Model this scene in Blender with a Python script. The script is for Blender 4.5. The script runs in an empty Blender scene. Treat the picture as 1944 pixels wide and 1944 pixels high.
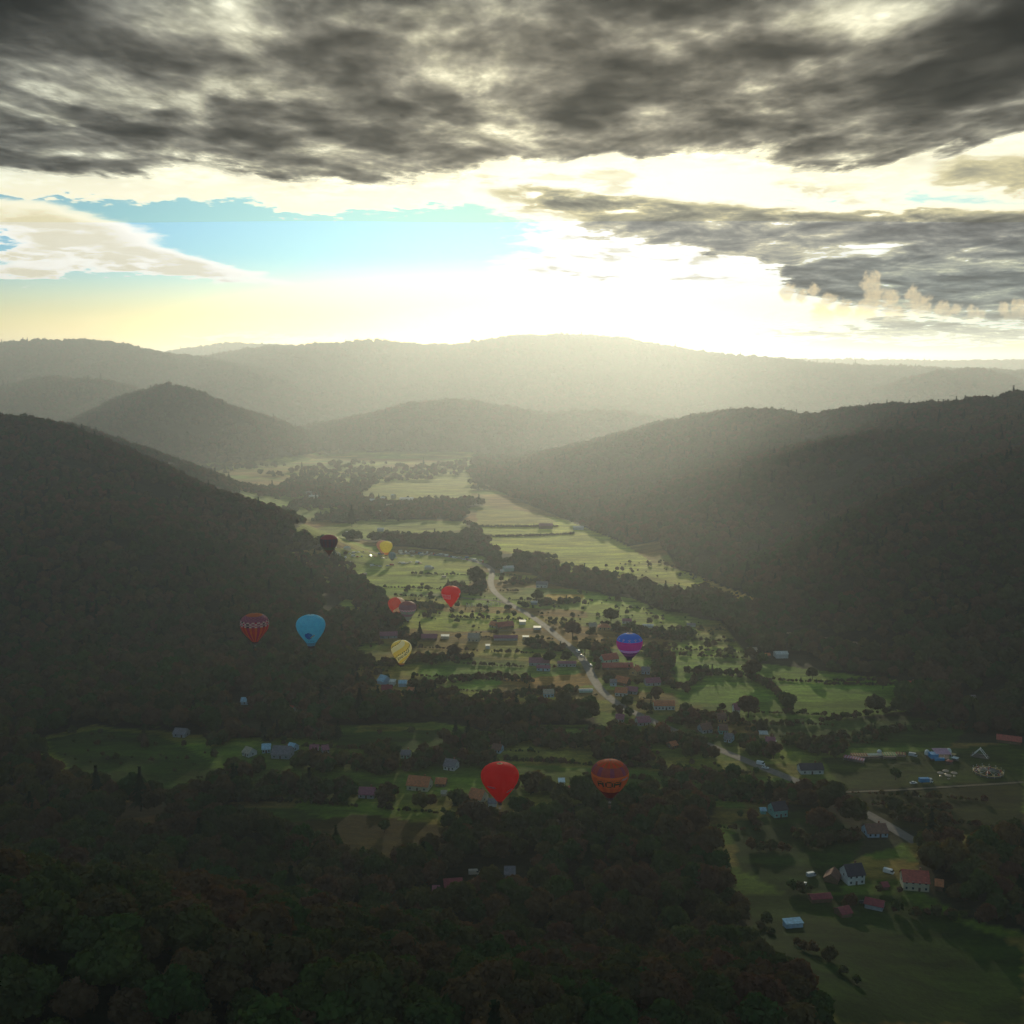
import bpy, bmesh, math, random
import numpy as np
from mathutils import Vector, Matrix

random.seed(7)
rng = np.random.default_rng(7)
S = bpy.context.scene
C = S.collection
R = math.radians

# ------------------------------------------------------------------ camera
CAM_Z = 250.0
FPX = 2084.0                 # focal length in pixels of the 1944 px photograph
PITCH = math.atan(282.0 / FPX)
cam_d = bpy.data.cameras.new('camera')
cam_d.sensor_width = 36.0
cam_d.lens = 36.0 * FPX / 1944.0
cam_d.clip_start = 1.0
cam_d.clip_end = 80000.0
cam = bpy.data.objects.new('camera', cam_d)
C.objects.link(cam)
cam.location = (0, 0, CAM_Z)
cam.rotation_euler = (math.pi / 2 - PITCH, 0, 0)
S.camera = cam

# ------------------------------------------------------------------ sun
SUN_EL, SUN_AZ = 11.4, 5.0      # degrees; azimuth to the right of the view
sd = bpy.data.lights.new('sun', 'SUN')
sd.energy = 5.0
sd.angle = R(0.53)
sd.color = (1.0, 0.905, 0.73)
sun = bpy.data.objects.new('sun', sd)
C.objects.link(sun)
sv = Vector((math.sin(R(SUN_AZ)) * math.cos(R(SUN_EL)), math.cos(R(SUN_AZ)) * math.cos(R(SUN_EL)), math.sin(R(SUN_EL))))
sun.rotation_euler = sv.to_track_quat('Z', 'Y').to_euler()
sun.location = (200, 200, 900)

# ------------------------------------------------------------------ render settings
S.view_settings.view_transform = 'Standard'
S.view_settings.look = 'None'
S.view_settings.exposure = -0.12
S.view_settings.gamma = 1.0
S.view_settings.use_curve_mapping = False
S.render.engine = 'CYCLES'
S.cycles.use_denoising = True
S.cycles.max_bounces = 4
S.cycles.diffuse_bounces = 2
S.cycles.glossy_bounces = 2
S.cycles.transmission_bounces = 2
S.cycles.volume_bounces = 0
S.cycles.transparent_max_bounces = 6
S.cycles.use_adaptive_sampling = True
S.cycles.adaptive_threshold = 0.03


# ------------------------------------------------------------------ small node language
class NT:
    """builds node trees from python expressions"""
    def __init__(self, tree):
        self.t = tree
        for n in list(tree.nodes):
            tree.nodes.remove(n)
    def n(self, kind, **kw):
        nd = self.t.nodes.new(kind)
        for k, v in kw.items():
            setattr(nd, k, v)
        return nd
    def link(self, a, sock):
        if isinstance(a, E):
            self.t.links.new(a.s, sock)
        elif isinstance(a, bpy.types.NodeSocket):
            self.t.links.new(a, sock)
        else:
            sock.default_value = a
    def m(self, op, a, b=0.0, c=0.0, clamp=False):
        nd = self.n('ShaderNodeMath', operation=op, use_clamp=clamp)
        self.link(a, nd.inputs[0])
        self.link(b, nd.inputs[1])
        if op in ('MULTIPLY_ADD', 'SMOOTH_MAX', 'SMOOTH_MIN', 'COMPARE', 'WRAP'):
            self.link(c, nd.inputs[2])
        return E(self, nd.outputs[0])
    def ss(self, x, a, b, lo=0.0, hi=1.0):
        nd = self.n('ShaderNodeMapRange', interpolation_type='SMOOTHSTEP')
        self.link(x, nd.inputs[0])
        for i, v in enumerate((a, b, lo, hi)):
            nd.inputs[1 + i].default_value = v
        return E(self, nd.outputs[0])
    def lin(self, x, a, b, lo=0.0, hi=1.0):
        nd = self.n('ShaderNodeMapRange', clamp=True)
        self.link(x, nd.inputs[0])
        for i, v in enumerate((a, b, lo, hi)):
            nd.inputs[1 + i].default_value = v
        return E(self, nd.outputs[0])
    def vec(self, x, y, z=0.0):
        nd = self.n('ShaderNodeCombineXYZ')
        for i, v in enumerate((x, y, z)):
            self.link(v, nd.inputs[i])
        return E(self, nd.outputs[0])
    def sep(self, v):
        nd = self.n('ShaderNodeSeparateXYZ')
        self.link(v, nd.inputs[0])
        return [E(self, o) for o in nd.outputs]
    def noise(self, v, scale, detail=4.0, rough=0.55, dist=0.0, lac=2.0):
        nd = self.n('ShaderNodeTexNoise', noise_dimensions='3D')
        self.link(v, nd.inputs['Vector'])
        nd.inputs['Scale'].default_value = scale
        nd.inputs['Detail'].default_value = detail
        nd.inputs['Roughness'].default_value = rough
        nd.inputs['Distortion'].default_value = dist
        nd.inputs['Lacunarity'].default_value = lac
        return E(self, nd.outputs[0])
    def mix(self, f, a, b, mode='MIX'):
        nd = self.n('ShaderNodeMix', data_type='RGBA', blend_type=mode)
        self.link(f, nd.inputs[0])
        for v, i in ((a, 6), (b, 7)):
            if isinstance(v, (tuple, list)):
                v = (*v[:3], 1.0)
            self.link(v, nd.inputs[i])
        return E(self, nd.outputs[2])
    def scale(self, col, f):
        nd = self.n('ShaderNodeVectorMath', operation='SCALE')
        self.link(col, nd.inputs[0])
        self.link(f, nd.inputs['Scale'])
        return E(self, nd.outputs[0])
    def add(self, a, b):
        nd = self.n('ShaderNodeVectorMath', operation='ADD')
        self.link(a, nd.inputs[0])
        self.link(b, nd.inputs[1])
        return E(self, nd.outputs[0])
    def mulc(self, a, b):
        nd = self.n('ShaderNodeVectorMath', operation='MULTIPLY')
        self.link(a, nd.inputs[0])
        self.link(b, nd.inputs[1])
        return E(self, nd.outputs[0])
    def curve(self, x, pts, x0, x1, y0, y1):
        """piecewise curve y(x) through pts given in real units"""
        xn = self.lin(x, x0, x1)
        nd = self.n('ShaderNodeFloatCurve')
        cv = nd.mapping.curves[0]
        P = [((px - x0) / (x1 - x0), (py - y0) / (y1 - y0)) for px, py in pts]
        cv.points[0].location = P[0]
        cv.points[1].location = P[-1]
        for p in P[1:-1]:
            cv.points.new(*p)
        nd.mapping.update()
        self.link(xn, nd.inputs['Value'])
        return E(self, nd.outputs[0]) * (y1 - y0) + y0

class E:
    def __init__(self, nt, s):
        self.nt, self.s = nt, s
    def __add__(self, o): return self.nt.m('ADD', self, o)
    __radd__ = __add__
    def __mul__(self, o): return self.nt.m('MULTIPLY', self, o)
    __rmul__ = __mul__
    def __sub__(self, o): return self.nt.m('SUBTRACT', self, o)
    def __rsub__(self, o): return self.nt.m('SUBTRACT', o, self)
    def __truediv__(self, o): return self.nt.m('DIVIDE', self, o)
    def __neg__(self): return self.nt.m('MULTIPLY', self, -1.0)
    def exp(self): return self.nt.m('EXPONENT', self)
    def pow(self, p): return self.nt.m('POWER', self, p)
    def clamp(self): return self.nt.m('ADD', self, 0.0, clamp=True)
    def max(self, o): return self.nt.m('MAXIMUM', self, o)
    def min(self, o): return self.nt.m('MINIMUM', self, o)


def ray(px, py):
    """world direction through a pixel of the photograph (y component 1)"""
    cx, cy = (px - 972.0) / FPX, (972.0 - py) / FPX
    d = np.array([cx, math.cos(PITCH) + cy * math.sin(PITCH), -math.sin(PITCH) + cy * math.cos(PITCH)])
    return d / d[1]

def ae(px, py):
    d = ray(px, py)
    return math.degrees(math.atan2(d[0], 1.0)), math.degrees(math.atan2(d[2], math.hypot(d[0], 1.0)))

# ------------------------------------------------------------------ sky and clouds
world = bpy.data.worlds.new('World')
S.world = world
world.use_nodes = True
w = NT(world.node_tree)
SKY_STRENGTH = 0.1
SKY_GAIN = 1.06
tc = w.n('ShaderNodeTexCoord')
dx, dy, dz = w.sep(tc.outputs['Generated'])
az = w.m('ARCTAN2', dx, dy) * 57.29578
el = w.m('ARCSINE', dz) * 57.29578
sky = w.n('ShaderNodeTexSky', sky_type='NISHITA')
sky.sun_disc = False
sky.sun_elevation = R(SUN_EL)
sky.sun_rotation = R(SUN_AZ)
sky.altitude = 500
sky.air_density = 1.0
sky.dust_density = 1.4
sky.ozone_density = 1.2
base = E(w, sky.outputs[0])
# position on a flat cloud deck
zz = w.m('MAXIMUM', dz, 0.0) + 0.12
pos = w.vec(dx / zz, dy / zz, 0.0)
n_warp = w.noise(pos, 1.3, 3, 0.5)
n_warp2 = w.noise(w.add(pos, (7.3, 2.1, 4.0)), 1.3, 3, 0.5)
n_big = w.noise(w.add(pos, (3.7, 1.2, 0.0)), 1.5, 5, 0.55, 0.3)
n_mid = w.noise(w.add(pos, (1.2, 9.2, 2.0)), 4.2, 6, 0.60, 0.3)
n_fin = w.noise(w.add(pos, (5.5, 4.2, 1.0)), 12.0, 5, 0.62, 0.2)
# the same cloud field a step towards the sun: where it is thinner the cloud is lit
n_bigs = w.noise(w.add(pos, (3.7 + 0.01, 1.2 + 0.10, 0.0)), 1.5, 5, 0.55, 0.3)
n_mids = w.noise(w.add(pos, (1.2 + 0.01, 9.2 + 0.05, 2.0)), 4.2, 6, 0.60, 0.3)
rim = (n_big - n_bigs) * 1.2 + (n_mid - n_mids) * 0.9
fbm = (n_big - 0.5) * 1.5 + (n_mid - 0.5) * 1.5 + (n_fin - 0.5) * 0.25
azw = az + (n_warp - 0.5) * 7.0 + (n_mid - 0.5) * 2.0
elw = el + (n_warp2 - 0.5) * 1.8 + (n_mid - 0.5) * 1.5 + (n_fin - 0.5) * 0.9

def edge(pts):
    """curve of elevation over azimuth through photograph points"""
    q = sorted(ae(x, y) for x, y in pts)
    q = [(-180.0, q[0][1])] + q + [(180.0, q[-1][1])]
    return w.curve(azw, q, -180.0, 180.0, -5.0, 25.0)

def blob(px, py, rx, ry, tilt=0.0):
    a0, e0 = ae(px, py)
    kx, ky = 57.3 / FPX, 57.3 / FPX
    u = (azw - a0)
    v = (elw - e0)
    c, s = math.cos(R(tilt)), math.sin(R(tilt))
    uu = (u * c + v * s) / (rx * kx)
    vv = (v * c - u * s) / (ry * ky)
    return (-(uu * uu + vv * vv)).exp()

# lower edge of the great grey deck
e1 = edge([(-400, 330), (0, 322), (200, 335), (430, 322), (560, 352), (700, 352), (850, 352), (930, 305), (1100, 292), (1350, 282),
           (1500, 296), (1650, 318), (1760, 310), (1850, 262), (1944, 250), (2300, 300)])
up = w.ss(elw - e1, -1.1, 0.3)
# the second layer that hangs below the bright band on the right
e2a = edge([(600, 470), (820, 372), (930, 356), (1200, 352), (1400, 372), (1600, 392), (1750, 385), (1944, 372), (2300, 372)])
e2b = edge([(600, 470), (820, 388), (930, 410), (1050, 432), (1250, 462), (1400, 500), (1550, 560), (1700, 590), (1944, 600), (2300, 600)])
side = w.ss(az, ae(820, 400)[0], ae(1500, 400)[0], 0.35, 1.0) * w.ss(az, ae(780, 400)[0], ae(900, 400)[0]) * w.ss(az, 45.0, 70.0, 1.0, 0.0)
lay2 = w.ss(e2a - elw, -0.3, 1.1) * w.ss(elw - e2b, -0.5, 0.5) * side
lay2 = lay2 * 0.62 + lay2 * fbm * 1.0
lay2 = lay2.max((blob(1120, 385, 190, 26, -3) * 0.62 + blob(1250, 430, 150, 18, -4) * 0.5) * (fbm * 1.0 + 1.0))
# left patch of thin white cloud with its tail
pat = (blob(60, 425, 190, 48, -8) * 0.9 + blob(250, 480, 170, 30, -12) * 0.75 + blob(70, 510, 110, 22, 0) * 0.7
       + blob(430, 520, 170, 16, -8) * 0.6)
pat = w.ss(pat + (n_fin - 0.5) * 1.1 + (n_mid - 0.5) * 0.9, 0.25, 0.85) * 0.20 + w.ss(pat + (n_mid - 0.5) * 2.5, 0.55, 1.2) * 0.07
# white fringes under the deck and streaks in front of the sun
fr = w.ss(elw - e1, -2.1, -0.7)
fr = w.ss(fr + (n_fin - 0.5) * 0.9 + (n_mid - 0.5) * 0.7, 0.4, 0.95) * 0.22
st = blob(1220, 475, 210, 36, -5) + blob(1040, 395, 170, 40, -14) + blob(1350, 520, 330, 26, -4) + blob(1250, 330, 600, 60, -3) * 1.2
st = w.ss(st + (n_fin - 0.5) * 0.9 + (n_mid - 0.5) * 0.6, 0.15, 0.8) * 0.20 + w.ss(n_mid, 0.5, 0.62) * w.ss(st, 0.3, 0.8) * 0.10
rfill = blob(1900, 330, 150, 40) * 0.42 * (fbm * 1.2 + 1.0)
low = blob(1780, 628, 330, 13) * 0.55 + blob(1820, 535, 330, 42, 0) * 0.35 + blob(520, 636, 130, 7) * 0.22
T = lay2.max(rfill).max(pat).max(fr).max(st).max(low)
cover = w.ss(T, 0.02, 0.20)
# angle from the sun
sdx, sdy, sdz = sv
dot = dx * sdx + dy * sdy + dz * sdz
ang = w.m('ARCCOSINE', w.m('MINIMUM', dot, 0.99999)) * 57.29578
near_sun = (-(ang * ang) / (13.0 * 13.0)).exp()
wide_sun = (-(ang * ang) / (38.0 * 38.0)).exp()
# brightness of the cloud: thin cloud glows, thick cloud is dark
tb = T - rim * 2.2 * w.ss(T, 0.25, 0.6)
lum = w.curve(tb, [(0.0, 1.4), (0.18, 1.25), (0.32, 0.72), (0.47, 0.42), (0.64, 0.25), (0.88, 0.14), (1.15, 0.06), (1.5, 0.016), (2.0, 0.010)], 0.0, 2.0, 0.0, 1.4)
lum = lum * (0.78 + wide_sun * 0.3 + near_sun * 0.2)
warm = w.ss(lum, 0.10, 0.75)
ccol = w.mix(warm, (0.97, 0.98, 0.93), (1.0, 0.94, 0.68))
ccol = w.mix(w.ss(lum, 0.75, 1.2), ccol, (1.0, 0.99, 0.90))
ccol = w.scale(ccol, lum)
# warm, heavier cloud light low on the right, bluish in the bank
lowright = w.ss(az, ae(1350, 600)[0], ae(1750, 600)[0]) * w.ss(el, ae(1800, 420)[1], ae(1800, 560)[1])
ccol = w.mix(lowright * 0.6, ccol, w.mulc(ccol, (0.80, 0.98, 1.02)))
# open sky: nishita, deepened to blue high in the gap and to yellow near the horizon
yel = w.ss(el, 5.6, 1.2)
opn = w.mix(yel, w.mulc(base, (0.60, 1.25, 2.0)), w.mulc(base, (1.65, 1.85, 1.80)))
opn = w.scale(opn, SKY_STRENGTH)
opn = w.scale(opn, 0.55)
opn = w.add(opn, w.scale(w.vec(1.0, 0.95, 0.66), wide_sun * 0.03))
opn = w.scale(opn, 1.0 - near_sun * 0.60)      # the sun itself stands behind cloud
peach = w.ss(az, ae(1300, 650)[0], ae(1700, 650)[0]) * w.ss(el, 2.4, 0.4) * w.ss(az, 80.0, 50.0)
opn = w.mix(peach, opn, (0.85, 0.60, 0.20))
final = w.mix(cover, opn, ccol)
uc = w.mix(wide_sun, (0.74, 0.88, 1.0), (1.0, 0.96, 0.80))
uc = w.scale(uc, (wide_sun * 0.50 + near_sun * 0.25 + 0.88) * w.lin(n_mid * 0.5 + n_fin * 0.5, 0.38, 0.58, 0.62, 1.15))
final = w.mix(up, final, uc)
# towering cumulus low on the right: billows lit from the left
cumh = None
for (px, py, r) in [(1494, 556, 17), (1520, 562, 14), (1545, 552, 13), (1575, 568, 16), (1600, 585, 18), (1655, 540, 21), (1662, 566, 24), (1690, 572, 20), (1735, 562, 17), (1752, 580, 22),
                    (1790, 592, 20), (1815, 586, 12), (1640, 596, 26), (1700, 604, 30), (1560, 600, 24), (1850, 602, 18), (1905, 588, 13), (1935, 578, 13), (1930, 600, 22)]:
    a0, e0 = ae(px, py)
    k = 57.3 / FPX
    u = (az - a0 + (n_cu_a if False else 0.0)) if False else (az - a0)
    v = el - e0
    b = w.m('SQRT', u * u + v * v) * (-1.0 / (r * k)) + 1.0
    cumh = b if cumh is None else w.m('SMOOTH_MAX', cumh, b, 0.12)
cpos = w.vec(az, el, 0.0)
bil = w.noise(cpos, 1.9, 4, 0.52, 0.2)
bil_s = w.noise(w.add(cpos, (0.10, -0.07, 0.0)), 1.9, 4, 0.52, 0.2)
cum = w.ss(cumh + (bil - 0.5) * 1.9, -0.10, 0.45)
fade = w.ss(el, ae(1700, 622)[1], ae(1700, 588)[1])
sh = ((bil - bil_s) * 3.5 + 0.5).clamp()
cumcol = w.mix(sh, (0.85, 0.72, 0.46), (1.25, 1.0, 0.58))
final = w.mix(cum * fade * 0.65, final, cumcol)
bg = w.n('ShaderNodeBackground')
w.link(w.scale(final, SKY_GAIN / SKY_STRENGTH), bg.inputs[0])
bg.inputs[1].default_value = SKY_STRENGTH
wo = w.n('ShaderNodeOutputWorld')
w.t.links.new(bg.outputs[0], wo.inputs[0])
world.cycles.sampling_method = 'MANUAL'
world.cycles.sample_map_resolution = 1024

# ------------------------------------------------------------------ helpers for objects
def obj(name, mesh, parent=None, loc=None, rot=None):
    o = bpy.data.objects.new(name, mesh)
    C.objects.link(o)
    if parent is not None:
        o.parent = parent
    if loc is not None:
        o.location = loc
    if rot is not None:
        o.rotation_euler = rot
    return o

def tag(o, label=None, cat=None, group=None, kind=None):
    if label: o['label'] = label
    if cat: o['category'] = cat
    if group: o['group'] = group
    if kind: o['kind'] = kind
    return o

def empty(name, loc=(0, 0, 0), rz=0.0):
    o = bpy.data.objects.new(name, None)
    C.objects.link(o)
    o.location = loc
    o.rotation_euler = (0, 0, rz)
    o.empty_display_size = 1.0
    return o

def np_mesh(name, V, F, mats=(), mi=None, smooth=False, colors=None):
    """mesh from numpy verts and an (n,4) or (n,3) face array"""
    me = bpy.data.meshes.new(name)
    V = np.asarray(V, dtype=np.float32)
    F = np.asarray(F, dtype=np.int32)
    k = F.shape[1]
    me.vertices.add(len(V))
    me.vertices.foreach_set('co', V.ravel())
    me.loops.add(F.size)
    me.loops.foreach_set('vertex_index', F.ravel())
    me.polygons.add(len(F))
    me.polygons.foreach_set('loop_start', np.arange(0, F.size, k, dtype=np.int32))
    if mi is not None:
        me.polygons.foreach_set('material_index', np.asarray(mi, dtype=np.int32))
    me.polygons.foreach_set('use_smooth', np.full(len(F), smooth))
    for m in mats:
        me.materials.append(m)
    me.update(calc_edges=True)
    if colors is not None:
        at = me.color_attributes.new('Col', 'FLOAT_COLOR', 'POINT')
        c4 = np.ones((len(V), 4), dtype=np.float32)
        c4[:, :3] = colors
        at.data.foreach_set('color', c4.ravel())
    return me

class MB:
    """collects boxes, prisms and lathes with material slots, then becomes one mesh"""
    def __init__(self):
        self.v, self.f, self.m, self.sm = [], [], [], []
    def face(self, pts, mi=0, sm=False):
        b = len(self.v)
        self.v += [tuple(p) for p in pts]
        self.f.append(tuple(range(b, b + len(pts))))
        self.m.append(mi); self.sm.append(sm)
    def box(self, c, s, mi=0, rz=0.0, taper=1.0):
        cx, cy, cz = c
        hx, hy, hz = s[0] / 2, s[1] / 2, s[2] / 2
        ca, sa = math.cos(rz), math.sin(rz)
        b = len(self.v)
        for z in (-1, 1):
            t = taper if z > 0 else 1.0
            for x, y in ((-1, -1), (1, -1), (1, 1), (-1, 1)):
                X, Y = x * hx * t, y * hy * t
                self.v.append((cx + X * ca - Y * sa, cy + X * sa + Y * ca, cz + z * hz))
        for q in ((0, 3, 2, 1), (4, 5, 6, 7), (0, 1, 5, 4), (1, 2, 6, 5), (2, 3, 7, 6), (3, 0, 4, 7)):
            self.f.append(tuple(b + i for i in q)); self.m.append(mi); self.sm.append(False)
    def tube(self, p, q, r, mi=0, n=6, r2=None, caps=True, sm=True):
        p, q = Vector(p), Vector(q)
        r2 = r if r2 is None else r2
        d = (q - p).normalized()
        a = d.orthogonal().normalized(); c = d.cross(a)
        b = len(self.v)
        for P, rr in ((p, r), (q, r2)):
            for i in range(n):
                t = 2 * math.pi * i / n
                self.v.append(tuple(P + a * math.cos(t) * rr + c * math.sin(t) * rr))
        for i in range(n):
            j = (i + 1) % n
            self.f.append((b + i, b + j, b + n + j, b + n + i)); self.m.append(mi); self.sm.append(sm)
        if caps:
            self.f.append(tuple(b + n - 1 - i for i in range(n))); self.m.append(mi); self.sm.append(False)
            self.f.append(tuple(b + n + i for i in range(n))); self.m.append(mi); self.sm.append(False)
    def lathe(self, prof, n=24, mi=0, c=(0, 0, 0), sm=True):
        b = len(self.v)
        for r, z in prof:
            for i in range(n):
                t = 2 * math.pi * i / n
                self.v.append((c[0] + r * math.cos(t), c[1] + r * math.sin(t), c[2] + z))
        for k in range(len(prof) - 1):
            for i in range(n):
                j = (i + 1) % n
                self.f.append((b + k * n + i, b + k * n + j, b + (k + 1) * n + j, b + (k + 1) * n + i)); self.m.append(mi); self.sm.append(sm)
    def mesh(self, name, mats):
        me = bpy.data.meshes.new(name)
        me.from_pydata(self.v, [], self.f)
        me.polygons.foreach_set('material_index', self.m)
        me.polygons.foreach_set('use_smooth', self.sm)
        for m in (mats if isinstance(mats, (list, tuple)) else [mats]):
            me.materials.append(m)
        me.update()
        return me
    def build(self, name, mats, parent=None, loc=None, rot=None):
        return obj(name, self.mesh(name, mats), parent, loc, rot)

# ------------------------------------------------------------------ materials
MAT = {}
def mat(name, col, rough=0.8, metal=0.0, var=0.15, scale=0.6, bump=0.0, spec=0.3, col2=None, transl=0.0, coords='Object'):
    if name in MAT:
        return MAT[name]
    m = bpy.data.materials.new(name)
    m.use_nodes = True
    t = NT(m.node_tree)
    tcn = t.n('ShaderNodeTexCoord')
    v = tcn.outputs[coords]
    n1 = t.noise(v, scale, 5, 0.6)
    f = t.lin(n1, 0.3, 0.7)
    c2 = col2 or tuple(c * (1 - 2 * var) for c in col)
    c1 = tuple(min(1, c * (1 + var)) for c in col)
    cc = t.mix(f, c2, c1)
    bs = t.n('ShaderNodeBsdfPrincipled')
    t.link(cc, bs.inputs['Base Color'])
    bs.inputs['Roughness'].default_value = rough
    bs.inputs['Metallic'].default_value = metal
    bs.inputs['Specular IOR Level'].default_value = spec
    if bump:
        bn = t.n('ShaderNodeBump')
        bn.inputs['Strength'].default_value = bump
        bn.inputs['Distance'].default_value = 0.1
        t.link(t.noise(v, scale * 6, 3, 0.6), bn.inputs['Height'])
        t.t.links.new(bn.outputs[0], bs.inputs['Normal'])
    out = t.n('ShaderNodeOutputMaterial')
    if transl:
        tr = t.n('ShaderNodeBsdfTranslucent')
        t.link(cc, tr.inputs[0])
        mx = t.n('ShaderNodeMixShader')
        mx.inputs[0].default_value = transl
        t.t.links.new(bs.outputs[0], mx.inputs[1]); t.t.links.new(tr.outputs[0], mx.inputs[2])
        t.t.links.new(mx.outputs[0], out.inputs[0])
    else:
        t.t.links.new(bs.outputs[0], out.inputs[0])
    MAT[name] = m
    return m

def ground_material():
    m = bpy.data.materials.new('ground_cover')
    m.use_nodes = True
    t = NT(m.node_tree)
    at = t.n('ShaderNodeAttribute', attribute_name='Col')
    tcn = t.n('ShaderNodeTexCoord')
    o = tcn.outputs['Object']
    x, y, z = t.sep(o)
    stretch = t.vec(x * 0.3, y, z)
    n1 = t.noise(stretch, 0.05, 6, 0.62, 0.6)
    n2 = t.noise(o, 0.35, 5, 0.7)
    n3 = t.noise(o, 0.012, 4, 0.6)
    n4 = t.noise(stretch, 0.16, 5, 0.65, 0.4)
    k = t.lin(n1, 0.32, 0.68, 0.5, 1.4) * t.lin(n2, 0.25, 0.75, 0.6, 1.4) * t.lin(n4, 0.3, 0.7, 0.7, 1.3)
    c = t.scale(at.outputs['Color'], k)
    c = t.mix(t.lin(n3, 0.4, 0.7, 0.0, 0.35), c, t.mulc(c, (1.5, 0.95, 0.75)))
    bs = t.n('ShaderNodeBsdfPrincipled')
    t.link(c, bs.inputs['Base Color'])
    bs.inputs['Roughness'].default_value = 0.95
    bs.inputs['Specular IOR Level'].default_value = 0.1
    bn = t.n('ShaderNodeBump')
    bn.inputs['Strength'].default_value = 0.6
    bn.inputs['Distance'].default_value = 0.8
    t.link(n2, bn.inputs['Height'])
    t.t.links.new(bn.outputs[0], bs.inputs['Normal'])
    out = t.n('ShaderNodeOutputMaterial')
    t.t.links.new(bs.outputs[0], out.inputs[0])
    return m

# ------------------------------------------------------------------ terrain
def vnoise(x, y, seed=0):
    """smooth value noise, numpy"""
    r = np.random.default_rng(seed).random((256, 256))
    xi, yi = np.floor(x).astype(int), np.floor(y).astype(int)
    fx, fy = x - xi, y - yi
    fx, fy = fx * fx * (3 - 2 * fx), fy * fy * (3 - 2 * fy)
    a = r[xi % 256, yi % 256]; b = r[(xi + 1) % 256, yi % 256]
    c = r[xi % 256, (yi + 1) % 256]; d = r[(xi + 1) % 256, (yi + 1) % 256]
    return (a * (1 - fx) + b * fx) * (1 - fy) + (c * (1 - fx) + d * fx) * fy

def fbm2(x, y, scale, octv=4, seed=0):
    s, amp, tot = 0, 1.0, 0
    for i in range(octv):
        s = s + amp * (vnoise(x / scale + 11.3 * i, y / scale + 5.1 * i, seed + i) - 0.5)
        tot += amp
        amp *= 0.5; scale *= 0.5
    return s / tot * 2

def crest(pts):
    """photograph points with a distance -> world crest line"""
    out = []
    for px, py, Y in pts:
        d = ray(px, py)
        out.append((d[0] * Y, Y, CAM_Z + d[2] * Y))
    return np.array(out)

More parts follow.
